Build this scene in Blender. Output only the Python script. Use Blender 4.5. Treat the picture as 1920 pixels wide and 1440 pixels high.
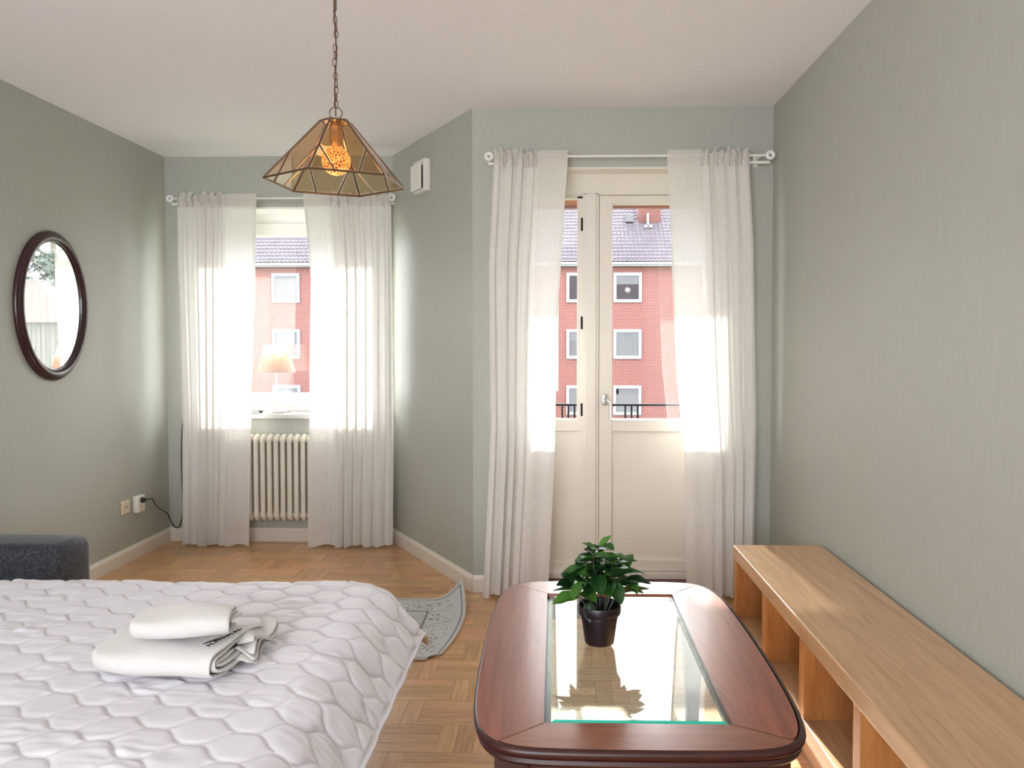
import bpy, bmesh, math, random
import numpy as np
from mathutils import Vector, Matrix

for _o in list(bpy.data.objects):
    bpy.data.objects.remove(_o)
C = bpy.context.scene.collection
PI = math.pi

# ------------------------------------------------------------------ camera
CAM_Z = 1.352
cam_data = bpy.data.cameras.new('camera')
cam = bpy.data.objects.new('camera', cam_data); C.objects.link(cam)
cam_data.sensor_width = 36.0
cam_data.lens = 1450.0 / 1920.0 * 36.0
cam_data.shift_x, cam_data.shift_y = -0.02452, -0.01689
cam_data.clip_start, cam_data.clip_end = 0.05, 300
_yaw, _pit = math.radians(1.3), math.radians(1.8)
cam.location = (0, 0, CAM_Z)
_f = Vector((-math.sin(_yaw) * math.cos(_pit), math.cos(_yaw) * math.cos(_pit), -math.sin(_pit)))
cam.rotation_euler = _f.to_track_quat('-Z', 'Y').to_euler()
bpy.context.scene.camera = cam

# ------------------------------------------------------------------ sky, sun, window light, exposure
SKY = 6.5
world = bpy.data.worlds.new('world'); bpy.context.scene.world = world
world.use_nodes = True
_bg = world.node_tree.nodes['Background']
_bg.inputs[0].default_value = (0.93, 0.955, 1.0, 1); _bg.inputs[1].default_value = SKY

_sl = bpy.data.lights.new('sun', 'SUN'); _sl.energy = 9.5; _sl.angle = math.radians(1.2); _sl.color = (1.0, 0.95, 0.88)
_so = bpy.data.objects.new('sun', _sl); C.objects.link(_so)
_so.location = (-2, 30, 22)
_so.rotation_euler = Vector((0.085, -1, -0.63)).to_track_quat('-Z', 'Y').to_euler()

def area(name, loc, direction, sx, sy, energy, color, portal=False):
    l = bpy.data.lights.new(name, 'AREA'); l.shape = 'RECTANGLE'; l.size = sx; l.size_y = sy
    l.energy = energy; l.color = color
    if portal: l.cycles.is_portal = True
    o = bpy.data.objects.new(name, l); C.objects.link(o); o.location = loc
    o.rotation_euler = Vector(direction).to_track_quat('-Z', 'Y').to_euler()
    return o
# portals: the opening added behind the camera for fill daylight, the bay window and the balcony door
area('rear_portal', (-1.2, -1.62, 1.55), (0, 1, 0), 2.5, 1.7, 1, (1, 1, 1), True)
area('bay_portal', (-1.80, 5.58, 1.56), (0, -1, 0), 1.5, 1.5, 1, (1, 1, 1), True)
area('door_portal', (0.37, 4.50, 1.55), (0, -1, 0), 1.35, 1.5, 1, (1, 1, 1), True)

sc = bpy.context.scene
sc.view_settings.view_transform = 'Standard'; sc.view_settings.look = 'None'
sc.view_settings.gamma = 1.0; sc.view_settings.use_curve_mapping = False
sc.view_settings.exposure = 1.0
cy = sc.cycles
cy.max_bounces = 12; cy.diffuse_bounces = 7; cy.glossy_bounces = 5
cy.transparent_max_bounces = 24; cy.transmission_bounces = 10
cy.caustics_reflective = False; cy.caustics_refractive = False
cy.sample_clamp_indirect = 6.0

# ------------------------------------------------------------------ materials
def new_mat(name):
    m = bpy.data.materials.new(name); m.use_nodes = True
    nt = m.node_tree
    return m, nt, nt.nodes['Principled BSDF']

def N(nt, kind, **kw):
    n = nt.nodes.new(kind)
    for k, v in kw.items():
        if k in n.inputs.keys(): n.inputs[k].default_value = v
        else: setattr(n, k, v)
    return n

def coords(nt, scale=(1, 1, 1), kind='Object', rot=(0, 0, 0)):
    tc = nt.nodes.new('ShaderNodeTexCoord'); mp = nt.nodes.new('ShaderNodeMapping')
    mp.inputs['Scale'].default_value = scale; mp.inputs['Rotation'].default_value = rot
    nt.links.new(tc.outputs[kind], mp.inputs[0])
    return mp.outputs[0]

def ramp(nt, fac, stops):
    r = nt.nodes.new('ShaderNodeValToRGB')
    els = r.color_ramp.elements
    els[0].position, els[0].color = stops[0][0], (*stops[0][1], 1)
    els[1].position, els[1].color = stops[1][0], (*stops[1][1], 1)
    for p, c in stops[2:]:
        e = els.new(p); e.color = (*c, 1)
    nt.links.new(fac, r.inputs[0]); return r.outputs[0]

def bump(nt, b, height, strength, dist=0.01):
    n = nt.nodes.new('ShaderNodeBump'); n.inputs['Strength'].default_value = strength
    n.inputs['Distance'].default_value = dist
    nt.links.new(height, n.inputs['Height']); nt.links.new(n.outputs[0], b.inputs['Normal'])

def plain(name, col, rough=0.5, metal=0.0, noise=0.0, nscale=40, bstr=0.0, coat=0.0, spec=None):
    m, nt, b = new_mat(name)
    b.inputs['Base Color'].default_value = (*col, 1); b.inputs['Roughness'].default_value = rough
    b.inputs['Metallic'].default_value = metal
    b.inputs['Coat Weight'].default_value = coat
    if spec is not None: b.inputs['Specular IOR Level'].default_value = spec
    n = N(nt, 'ShaderNodeTexNoise', Scale=nscale, Detail=5.0)
    nt.links.new(coords(nt), n.inputs['Vector'])
    k = max(noise, 0.02)
    c = ramp(nt, n.outputs[0], [(0.3, tuple(x * (1 - k) for x in col)), (0.7, tuple(min(1, x * (1 + k)) for x in col))])
    nt.links.new(c, b.inputs['Base Color'])
    if bstr: bump(nt, b, n.outputs[0], bstr, 0.003)
    return m

def wood(name, dark, light, scale=(3, 60, 60), rough=0.4, coat=0.0, var=0.0, bstr=0.03, fig=1.0):
    m, nt, b = new_mat(name)
    v = coords(nt, scale)
    if var:
        oi = nt.nodes.new('ShaderNodeObjectInfo'); ge = nt.nodes.new('ShaderNodeNewGeometry')
        ad = N(nt, 'ShaderNodeMath', operation='ADD'); nt.links.new(oi.outputs['Random'], ad.inputs[0])
        nt.links.new(ge.outputs['Random Per Island'], ad.inputs[1])
        fr = N(nt, 'ShaderNodeMath', operation='FRACT'); nt.links.new(ad.outputs[0], fr.inputs[0])
        mu = N(nt, 'ShaderNodeMath', operation='MULTIPLY'); mu.inputs[1].default_value = 97.0
        nt.links.new(fr.outputs[0], mu.inputs[0])
        va = N(nt, 'ShaderNodeVectorMath', operation='ADD'); nt.links.new(v, va.inputs[0]); nt.links.new(mu.outputs[0], va.inputs[1])
        v = va.outputs[0]
    n = N(nt, 'ShaderNodeTexNoise', Scale=1.0, Detail=8.0, Roughness=0.62, Distortion=fig)
    nt.links.new(v, n.inputs['Vector'])
    c = ramp(nt, n.outputs[0], [(0.28, dark), (0.62, light), (0.8, tuple(min(1, x * 1.12) for x in light))])
    if var:
        hs = nt.nodes.new('ShaderNodeHueSaturation')
        mr = N(nt, 'ShaderNodeMapRange'); mr.inputs['To Min'].default_value = 1 - var; mr.inputs['To Max'].default_value = 1 + var
        nt.links.new(fr.outputs[0], mr.inputs['Value']); nt.links.new(mr.outputs[0], hs.inputs['Value'])
        m2 = N(nt, 'ShaderNodeMath', operation='MULTIPLY'); m2.inputs[1].default_value = 7.31
        nt.links.new(fr.outputs[0], m2.inputs[0])
        f2 = N(nt, 'ShaderNodeMath', operation='FRACT'); nt.links.new(m2.outputs[0], f2.inputs[0])
        mh = N(nt, 'ShaderNodeMapRange'); mh.inputs['To Min'].default_value = 0.49; mh.inputs['To Max'].default_value = 0.508
        nt.links.new(f2.outputs[0], mh.inputs['Value']); nt.links.new(mh.outputs[0], hs.inputs['Hue'])
        nt.links.new(c, hs.inputs['Color']); c = hs.outputs[0]
    nt.links.new(c, b.inputs['Base Color'])
    b.inputs['Roughness'].default_value = rough; b.inputs['Coat Weight'].default_value = coat
    b.inputs['Coat Roughness'].default_value = 0.12
    if bstr: bump(nt, b, n.outputs[0], bstr, 0.002)
    return m

def sheet_glass(name, tint=(1, 1, 1), ior=1.5, rough=0.0):
    m = bpy.data.materials.new(name); m.use_nodes = True; nt = m.node_tree; nt.nodes.clear()
    out = nt.nodes.new('ShaderNodeOutputMaterial'); mix = nt.nodes.new('ShaderNodeMixShader')
    tr = nt.nodes.new('ShaderNodeBsdfTransparent'); gl = nt.nodes.new('ShaderNodeBsdfGlossy')
    tr.inputs[0].default_value = (*tint, 1); gl.inputs[0].default_value = (1, 1, 1, 1); gl.inputs['Roughness'].default_value = rough
    fr = nt.nodes.new('ShaderNodeFresnel'); ge = nt.nodes.new('ShaderNodeNewGeometry')
    mr = N(nt, 'ShaderNodeMapRange'); mr.inputs['To Min'].default_value = ior; mr.inputs['To Max'].default_value = 1 / ior
    nt.links.new(ge.outputs['Backfacing'], mr.inputs['Value']); nt.links.new(mr.outputs[0], fr.inputs['IOR'])
    nt.links.new(fr.outputs[0], mix.inputs[0]); nt.links.new(tr.outputs[0], mix.inputs[1]); nt.links.new(gl.outputs[0], mix.inputs[2])
    nt.links.new(mix.outputs[0], out.inputs[0]); return m

def sheer(name, col, transp):
    m = bpy.data.materials.new(name); m.use_nodes = True; nt = m.node_tree; nt.nodes.clear()
    out = nt.nodes.new('ShaderNodeOutputMaterial')
    a = nt.nodes.new('ShaderNodeMixShader'); bm_ = nt.nodes.new('ShaderNodeMixShader')
    tl = nt.nodes.new('ShaderNodeBsdfTranslucent'); df = nt.nodes.new('ShaderNodeBsdfDiffuse'); tr = nt.nodes.new('ShaderNodeBsdfTransparent')
    tl.inputs[0].default_value = (*[c_ * 0.80 for c_ in col], 1); df.inputs[0].default_value = (*col, 1)
    a.inputs[0].default_value = 0.58
    nt.links.new(tl.outputs[0], a.inputs[1]); nt.links.new(df.outputs[0], a.inputs[2])
    n1 = N(nt, 'ShaderNodeTexNoise', Scale=1.0, Detail=3.0); nt.links.new(coords(nt, (900, 900, 14)), n1.inputs['Vector'])
    n2 = N(nt, 'ShaderNodeTexNoise', Scale=1.0, Detail=3.0); nt.links.new(coords(nt, (14, 14, 700)), n2.inputs['Vector'])
    ad = N(nt, 'ShaderNodeMath', operation='ADD'); nt.links.new(n1.outputs[0], ad.inputs[0]); nt.links.new(n2.outputs[0], ad.inputs[1])
    mr = N(nt, 'ShaderNodeMapRange'); mr.inputs['From Min'].default_value = 0.75; mr.inputs['From Max'].default_value = 1.25
    mr.inputs['To Min'].default_value = transp * 0.4; mr.inputs['To Max'].default_value = transp * 1.6
    nt.links.new(ad.outputs[0], mr.inputs['Value'])
    nt.links.new(mr.outputs[0], bm_.inputs[0]); nt.links.new(a.outputs[0], bm_.inputs[1]); nt.links.new(tr.outputs[0], bm_.inputs[2])
    nt.links.new(bm_.outputs[0], out.inputs[0]); return m

def emitter(name, col, strength):
    m = bpy.data.materials.new(name); m.use_nodes = True; nt = m.node_tree; nt.nodes.clear()
    out = nt.nodes.new('ShaderNodeOutputMaterial'); e = nt.nodes.new('ShaderNodeEmission')
    e.inputs[0].default_value = (*col, 1); e.inputs[1].default_value = strength
    nt.links.new(e.outputs[0], out.inputs[0]); return m

M = {}
def wall_mat():
    m, nt, b = new_mat('sage_wallpaper')
    v = coords(nt, (260, 260, 10))
    n = N(nt, 'ShaderNodeTexNoise', Scale=1.0, Detail=4.0); nt.links.new(v, n.inputs['Vector'])
    c = ramp(nt, n.outputs[0], [(0.3, (0.383, 0.395, 0.350)), (0.7, (0.428, 0.440, 0.395))])
    nt.links.new(c, b.inputs['Base Color']); b.inputs['Roughness'].default_value = 0.55
    bump(nt, b, n.outputs[0], 0.12, 0.002); return m
M['wall'] = wall_mat()
M['ceiling'] = plain('ceiling_paint', (0.885, 0.885, 0.93), 0.85, bstr=0.02, nscale=60)
M['trim'] = plain('warm_white_gloss', (0.74, 0.70, 0.63), 0.32, nscale=6)
M['white'] = plain('white_paint', (0.82, 0.82, 0.80), 0.35, nscale=8)
M['radiator'] = plain('radiator_enamel', (0.72, 0.69, 0.61), 0.3, nscale=8)
M['stone'] = plain('grey_stone_sill', (0.62, 0.61, 0.58), 0.3, noise=0.08, nscale=60)
M['dark_threshold'] = plain('oxblood_threshold', (0.12, 0.03, 0.02), 0.35)
M['parquet'] = wood('oak_parquet', (0.44, 0.225, 0.09), (0.64, 0.375, 0.18), (5, 75, 40), 0.3, 0.25, 0.15, 0.02, 0.6)
M['subfloor'] = plain('dark_subfloor', (0.12, 0.06, 0.03), 0.8)
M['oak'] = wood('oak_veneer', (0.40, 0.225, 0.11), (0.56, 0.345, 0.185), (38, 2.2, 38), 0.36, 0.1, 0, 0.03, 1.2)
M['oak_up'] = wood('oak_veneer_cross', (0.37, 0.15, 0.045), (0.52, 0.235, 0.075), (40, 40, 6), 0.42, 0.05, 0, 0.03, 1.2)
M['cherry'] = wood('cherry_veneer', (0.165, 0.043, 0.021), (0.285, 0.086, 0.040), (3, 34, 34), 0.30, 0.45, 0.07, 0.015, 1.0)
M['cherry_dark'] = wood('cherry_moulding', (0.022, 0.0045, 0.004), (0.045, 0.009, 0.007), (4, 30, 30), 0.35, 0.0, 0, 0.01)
M['glass'] = sheet_glass('window_glass', (0.99, 1.0, 0.99), 1.62)
M['table_glass'] = sheet_glass('table_glass', (0.93, 0.98, 0.96), 1.38)
M['amber_glass'] = sheet_glass('amber_glass', (0.80, 0.61, 0.37), 1.5)
M['green_edge'] = plain('green_glass_edge', (0.02, 0.62, 0.46), 0.1, coat=0.5)
M['brass'] = plain('aged_brass', (0.20, 0.13, 0.085), 0.35, 1.0)
M['bright_brass'] = plain('polished_brass', (0.85, 0.55, 0.22), 0.2, 1.0)
M['chain'] = plain('bronze_chain', (0.17, 0.09, 0.065), 0.4, 0.8)
M['sheer'] = sheer('sheer_linen', (0.96, 0.945, 0.92), 0.13)
M['header'] = sheer('sheer_linen_double', (0.90, 0.875, 0.83), 0.03)
M['mahogany'] = plain('mahogany_frame', (0.03, 0.008, 0.010), 0.3, coat=0.3, noise=0.15, nscale=20)
M['mirror'] = plain('mirror_silver', (0.93, 0.95, 0.95), 0.0, 1.0)
M['black'] = plain('black_plastic', (0.012, 0.011, 0.012), 0.4)
M['cream_plastic'] = plain('cream_plastic', (0.75, 0.66, 0.5), 0.35)
M['white_plastic'] = plain('white_plastic', (0.80, 0.79, 0.75), 0.35)
M['steel'] = plain('brushed_steel', (0.55, 0.54, 0.52), 0.3, 1.0)
M['pot'] = plain('aubergine_plastic', (0.010, 0.005, 0.009), 0.38)
M['soil'] = plain('potting_soil', (0.012, 0.01, 0.008), 0.9, noise=0.5, nscale=90, bstr=0.5)
M['stem'] = plain('plant_stem', (0.05, 0.06, 0.03), 0.5)

def velvet():
    m, nt, b = new_mat('charcoal_velvet')
    n = N(nt, 'ShaderNodeTexNoise', Scale=90.0, Detail=6.0); nt.links.new(coords(nt), n.inputs['Vector'])
    c = ramp(nt, n.outputs[0], [(0.35, (0.012, 0.014, 0.02)), (0.7, (0.045, 0.05, 0.062))])
    nt.links.new(c, b.inputs['Base Color']); b.inputs['Roughness'].default_value = 0.85
    b.inputs['Sheen Weight'].default_value = 0.2; b.inputs['Sheen Roughness'].default_value = 0.4
    bump(nt, b, n.outputs[0], 0.35, 0.004); return m
M['velvet'] = velvet()

def fabric(name, col, scale=500, bs=0.25, rough=0.85, sheen=0.2):
    m, nt, b = new_mat(name)
    n = N(nt, 'ShaderNodeTexNoise', Scale=float(scale), Detail=3.0); nt.links.new(coords(nt), n.inputs['Vector'])
    c = ramp(nt, n.outputs[0], [(0.3, tuple(x * 0.95 for x in col)), (0.7, col)])
    nt.links.new(c, b.inputs['Base Color']); b.inputs['Roughness'].default_value = rough
    b.inputs['Sheen Weight'].default_value = sheen
    bump(nt, b, n.outputs[0], bs, 0.0015); return m
M['quilt'] = fabric('quilted_microfibre', (0.65, 0.63, 0.67), 300, 0.05, 0.55, 0.3)
M['terry'] = fabric('white_terry', (0.60, 0.58, 0.56), 190, 0.9, 0.95, 0.4)
M['mattress'] = fabric('mattress_ticking', (0.6, 0.58, 0.56), 300, 0.1)

def leaf_mat():
    m, nt, b = new_mat('glossy_leaf')
    oi = nt.nodes.new('ShaderNodeObjectInfo')
    c = ramp(nt, oi.outputs['Random'], [(0.0, (0.007, 0.028, 0.010)), (0.6, (0.018, 0.07, 0.015)), (1.0, (0.08, 0.22, 0.035))])
    nt.links.new(c, b.inputs['Base Color']); b.inputs['Roughness'].default_value = 0.3
    out = nt.nodes['Material Output']; mix = nt.nodes.new('ShaderNodeMixShader'); tl = nt.nodes.new('ShaderNodeBsdfTranslucent')
    hs = N(nt, 'ShaderNodeHueSaturation', Value=2.2); nt.links.new(c, hs.inputs['Color']); nt.links.new(hs.outputs[0], tl.inputs[0])
    mix.inputs[0].default_value = 0.3
    nt.links.new(b.outputs[0], mix.inputs[1]); nt.links.new(tl.outputs[0], mix.inputs[2]); nt.links.new(mix.outputs[0], out.inputs[0])
    return m
M['leaf'] = leaf_mat()

def brick_mat():
    m, nt, b = new_mat('red_brick')
    tc = coords(nt, (1, 1, 1), rot=(PI / 2, 0, 0))
    br = N(nt, 'ShaderNodeTexBrick', Scale=1.0)
    br.inputs['Color1'].default_value = (0.100, 0.019, 0.0145, 1); br.inputs['Color2'].default_value = (0.060, 0.0125, 0.0095, 1)
    br.inputs['Mortar'].default_value = (0.15, 0.075, 0.07, 1)
    br.inputs['Mortar Size'].default_value = 0.016; br.inputs['Brick Width'].default_value = 0.26; br.inputs['Row Height'].default_value = 0.077
    nt.links.new(tc, br.inputs['Vector']); nt.links.new(br.outputs['Color'], b.inputs['Base Color'])
    b.inputs['Roughness'].default_value = 0.9
    bump(nt, b, br.outputs['Fac'], -0.3, 0.01); return m
M['brick'] = brick_mat()
M['tile'] = plain('plum_roof_tile', (0.0312, 0.0221, 0.0339), 0.5, noise=0.25, nscale=3)
M['far_frame'] = plain('white_window_frame', (0.1476, 0.1535, 0.1624), 0.5)
M['far_pane'] = plain('far_window_pane', (0.0212, 0.0212, 0.0260), 0.1)
M['far_curtain'] = plain('far_window_curtain', (0.0614, 0.0614, 0.0685), 0.8)
M['chimney'] = plain('chimney_brick', (0.0708, 0.0198, 0.0166), 0.9, noise=0.1)
M['orange'] = plain('orange_canvas', (0.26, 0.07, 0.015), 0.7)
M['render'] = plain('pale_render', (0.4, 0.39, 0.36), 0.9)
M['iron'] = plain('black_iron', (0.008, 0.008, 0.012), 0.8, spec=0.08)
M['grass'] = plain('courtyard_lawn', (0.07, 0.10, 0.05), 0.95, noise=0.3, nscale=1.5)
M['siding'] = plain('cream_siding', (0.0768, 0.0756, 0.0679), 0.9, spec=0.1)
M['red_tile'] = plain('red_roof_tile', (0.0649, 0.0443, 0.0425), 0.95, spec=0.05, noise=0.15, nscale=4)
M['bark'] = plain('bark', (0.10, 0.08, 0.06), 0.9)
M['foliage'] = plain('pine_foliage', (0.0502, 0.0708, 0.0590), 0.9, noise=0.4, nscale=5)
M['print'] = plain('black_print', (0.01, 0.01, 0.012), 0.8)
M['cord_white'] = plain('white_cord', (0.7, 0.7, 0.68), 0.5)

def rug_mat():
    m, nt, b = new_mat('grey_woven_rug')
    tc = nt.nodes.new('ShaderNodeTexCoord')
    sep = nt.nodes.new('ShaderNodeSeparateXYZ'); nt.links.new(tc.outputs['UV'], sep.inputs[0])
    # distance from the rug edge in metres: rug is 1.5 x 0.77
    def edge(out, L):
        a = N(nt, 'ShaderNodeMath', operation='SUBTRACT'); a.inputs[0].default_value = L; nt.links.new(out, a.inputs[1])
        mn = N(nt, 'ShaderNodeMath', operation='MINIMUM'); nt.links.new(out, mn.inputs[0]); nt.links.new(a.outputs[0], mn.inputs[1])
        return mn.outputs[0]
    e1, e2 = edge(sep.outputs[0], 1.5), edge(sep.outputs[1], 0.77)
    e = N(nt, 'ShaderNodeMath', operation='MINIMUM'); nt.links.new(e1, e.inputs[0]); nt.links.new(e2, e.inputs[1])
    n = N(nt, 'ShaderNodeTexVoronoi', Scale=62.0, feature='DISTANCE_TO_EDGE'); nt.links.new(tc.outputs['UV'], n.inputs['Vector'])
    n2 = N(nt, 'ShaderNodeTexNoise', Scale=28.0, Detail=4.0, Distortion=2.0); nt.links.new(tc.outputs['UV'], n2.inputs['Vector'])
    mul = N(nt, 'ShaderNodeMath', operation='MULTIPLY_ADD'); nt.links.new(n2.outputs[0], mul.inputs[0]); mul.inputs[1].default_value = 0.8
    nt.links.new(n.outputs['Distance'], mul.inputs[2])
    dark, light = (0.19, 0.20, 0.23), (0.60, 0.61, 0.60)
    pat = ramp(nt, mul.outputs[0], [(0.36, dark), (0.47, light)])
    patc = ramp(nt, mul.outputs[0], [(0.33, (0.30, 0.31, 0.33)), (0.46, (0.56, 0.57, 0.56))])
    mask = N(nt, 'ShaderNodeValToRGB'); el = mask.color_ramp.elements; mask.color_ramp.interpolation = 'CONSTANT'
    el[0].position = 0; el[0].color = (0, 0, 0, 1)
    el[1].position = 0.05; el[1].color = (1, 1, 1, 1)
    mx0 = N(nt, 'ShaderNodeMapRange'); mx0.inputs['From Max'].default_value = 1.0; nt.links.new(e.outputs[0], mx0.inputs['Value'])
    nt.links.new(mx0.outputs[0], mask.inputs[0])
    m1 = nt.nodes.new('ShaderNodeMix'); m1.data_type = 'RGBA'
    nt.links.new(mask.outputs[0], m1.inputs[0]); m1.inputs[6].default_value = (0.55, 0.57, 0.58, 1); nt.links.new(pat, m1.inputs[7])
    inner = N(nt, 'ShaderNodeMath', operation='GREATER_THAN'); inner.inputs[1].default_value = 0.185; nt.links.new(e.outputs[0], inner.inputs[0])
    m2 = nt.nodes.new('ShaderNodeMix'); m2.data_type = 'RGBA'
    nt.links.new(inner.outputs[0], m2.inputs[0]); nt.links.new(m1.outputs[2], m2.inputs[6]); nt.links.new(patc, m2.inputs[7])
    def band(c, w):
        s = N(nt, 'ShaderNodeMath', operation='COMPARE'); s.inputs[1].default_value = c; s.inputs[2].default_value = w
        nt.links.new(e.outputs[0], s.inputs[0]); return s.outputs[0]
    mx = N(nt, 'ShaderNodeMath', operation='MAXIMUM'); nt.links.new(band(0.018, 0.0035), mx.inputs[0]); nt.links.new(band(0.185, 0.005), mx.inputs[1])
    m3 = nt.nodes.new('ShaderNodeMix'); m3.data_type = 'RGBA'
    nt.links.new(mx.outputs[0], m3.inputs[0]); nt.links.new(m2.outputs[2], m3.inputs[6]); m3.inputs[7].default_value = (0.20, 0.21, 0.24, 1)
    nt.links.new(m3.outputs[2], b.inputs['Base Color']); b.inputs['Roughness'].default_value = 0.95
    bump(nt, b, n2.outputs[0], 0.2, 0.002); return m
M['rug'] = rug_mat()
M['rug_binding'] = plain('rug_binding', (0.60, 0.54, 0.47), 0.9)

def bulb_mat():
    m = bpy.data.materials.new('crackled_bulb_glow'); m.use_nodes = True; nt = m.node_tree; nt.nodes.clear()
    out = nt.nodes.new('ShaderNodeOutputMaterial'); e = nt.nodes.new('ShaderNodeEmission')
    v = N(nt, 'ShaderNodeTexVoronoi', Scale=120.0, feature='DISTANCE_TO_EDGE'); nt.links.new(coords(nt), v.inputs['Vector'])
    c = ramp(nt, v.outputs['Distance'], [(0.0, (1.0, 0.60, 0.24)), (0.09, (0.95, 0.42, 0.10)), (0.22, (0.34, 0.065, 0.008))])
    nt.links.new(c, e.inputs[0]); e.inputs[1].default_value = 1.0
    nt.links.new(e.outputs[0], out.inputs[0]); return m
M['bulb'] = bulb_mat()

# ------------------------------------------------------------------ mesh helpers
class MB:
    """collects shapes; build() links them as one mesh object"""
    def __init__(s): s.v = []; s.f = []
    def add(s, v, f):
        o = len(s.v); s.v += [tuple(p) for p in v]; s.f += [tuple(i + o for i in q) for q in f]; return s
    def box(s, x0, y0, z0, x1, y1, z1, ch=0.0, rot=None, at=(0, 0, 0)):
        if ch <= 0:
            v = [(x, y, z) for x in (x0, x1) for y in (y0, y1) for z in (z0, z1)]
            f = [(0, 1, 3, 2), (4, 6, 7, 5), (0, 4, 5, 1), (2, 3, 7, 6), (0, 2, 6, 4), (1, 5, 7, 3)]
        else:
            bm = bmesh.new(); bmesh.ops.create_cube(bm, size=1.0)
            for p in bm.verts:
                p.co = Vector(((x0 + x1) / 2 + p.co.x * (x1 - x0), (y0 + y1) / 2 + p.co.y * (y1 - y0), (z0 + z1) / 2 + p.co.z * (z1 - z0)))
            bmesh.ops.bevel(bm, geom=bm.edges[:], offset=ch, segments=2, affect='EDGES', profile=0.5)
            bm.verts.index_update(); v = [tuple(p.co) for p in bm.verts]; f = [tuple(q.index for q in t.verts) for t in bm.faces]; bm.free()
        if rot is not None: v = [tuple(rot @ Vector(p) + Vector(at)) for p in v]
        return s.add(v, f)
    def tube(s, pts, r, n=8, closed=False, cap=True):
        pts = [Vector(p) for p in pts]; k = len(pts); rs = r if isinstance(r, (list, tuple)) else [r] * k
        prev = None; rings = []
        for i, p in enumerate(pts):
            a = pts[(i - 1) % k] if (closed or i > 0) else p; b = pts[(i + 1) % k] if (closed or i < k - 1) else p
            t = (b - a).normalized()
            if prev is None:
                u = t.cross(Vector((0, 0, 1)))
                if u.length < 0.1: u = t.cross(Vector((1, 0, 0)))
            else: u = prev - t * prev.dot(t)
            u.normalize(); w = t.cross(u); prev = u
            rings.append([p + (u * math.cos(2 * PI * j / n) + w * math.sin(2 * PI * j / n)) * rs[i] for j in range(n)])
        v = [q for ring in rings for q in ring]; f = []
        for i in range(k if closed else k - 1):
            i2 = (i + 1) % k
            for j in range(n):
                j2 = (j + 1) % n; f.append((i * n + j, i * n + j2, i2 * n + j2, i2 * n + j))
        if cap and not closed: f += [tuple(range(n))[::-1], tuple((k - 1) * n + j for j in range(n))]
        return s.add(v, f)
    def lathe(s, prof, n=32, at=(0, 0, 0), axis='z', ex=1.0, ey=1.0):
        v = []; f = []
        for (r, z) in prof:
            for j in range(n):
                a = 2 * PI * j / n; p = (r * math.cos(a) * ex, r * math.sin(a) * ey, z)
                if axis == 'x': p = (p[2], p[0], p[1])
                if axis == 'y': p = (p[0], p[2], p[1])
                v.append((p[0] + at[0], p[1] + at[1], p[2] + at[2]))
        for i in range(len(prof) - 1):
            for j in range(n):
                j2 = (j + 1) % n; f.append((i * n + j, i * n + j2, (i + 1) * n + j2, (i + 1) * n + j))
        if prof[0][0] > 0: f.append(tuple(range(n))[::-1])
        if prof[-1][0] > 0: f.append(tuple((len(prof) - 1) * n + j for j in range(n)))
        return s.add(v, f)
    def prism(s, poly, z0, z1):
        n = len(poly); v = [(x, y, z0) for x, y in poly] + [(x, y, z1) for x, y in poly]
        f = [tuple(range(n))[::-1], tuple(range(n, 2 * n))] + [(i, (i + 1) % n, (i + 1) % n + n, i + n) for i in range(n)]
        return s.add(v, f)
    def mesh(s, name):
        me = bpy.data.meshes.new(name); me.from_pydata(s.v, [], s.f); me.validate(); me.update(); return me
    def build(s, name, mat, parent=None, smooth=False, recalc=True, at=None):
        me = s.mesh(name)
        if recalc:
            bm = bmesh.new(); bm.from_mesh(me); bmesh.ops.recalc_face_normals(bm, faces=bm.faces[:]); bm.to_mesh(me); bm.free()
        o = bpy.data.objects.new(name, me); C.objects.link(o)
        if mat: me.materials.append(mat)
        if smooth: soft(me, 40 if smooth is True else smooth)
        if parent: o.parent = parent
        if at: o.location = at
        return o

def soft(me, angle=40):
    me.shade_smooth() if hasattr(me, 'shade_smooth') else None
    for p in me.polygons: p.use_smooth = True
    try: me.set_sharp_from_angle(angle=math.radians(angle))
    except Exception: pass

def tag(o, label=None, cat=None, group=None, kind=None):
    if label: o['label'] = label
    if cat: o['category'] = cat
    if group: o['group'] = group
    if kind: o['kind'] = kind
    return o

def thing(name, label, cat, loc=(0, 0, 0), group=None):
    o = bpy.data.objects.new(name, None); C.objects.link(o); o.location = loc; o.empty_display_size = 0.1
    return tag(o, label, cat, group)

def local(mb, loc):
    mb.v = [(p[0] - loc[0], p[1] - loc[1], p[2] - loc[2]) for p in mb.v]; return mb

def part(mb, name, mat, root, smooth=False):
    """mb is written in world coordinates; store it relative to its root"""
    w = Vector((0, 0, 0)); r = root
    while r is not None: w = w + Vector(r.location); r = r.parent
    local(mb, w); return mb.build(name, mat, root, smooth)

def grid_faces(nu, nv):
    return [(i * nv + j, i * nv + j + 1, (i + 1) * nv + j + 1, (i + 1) * nv + j) for i in range(nu - 1) for j in range(nv - 1)]

def struct(mb, name, mat, label=None, smooth=False):
    o = mb.build(name, mat, None, smooth); o['kind'] = 'structure'
    if label: o['label'] = label
    return o

# ------------------------------------------------------------------ room shell
L_, R_, W_, B_, H_, REAR = -2.63, 1.155, 4.15, 5.19, 2.60, -1.60
BX, DX = -1.085, -0.44          # diagonal wall: (BX, B_) to (DX, W_)
OB = (-2.50, -1.10, 0.87, 2.262)   # bay window opening x0 x1 z0 z1
OD = (-0.27, 1.02, 0.0, 2.285)     # balcony door opening
TH = 0.34

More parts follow.
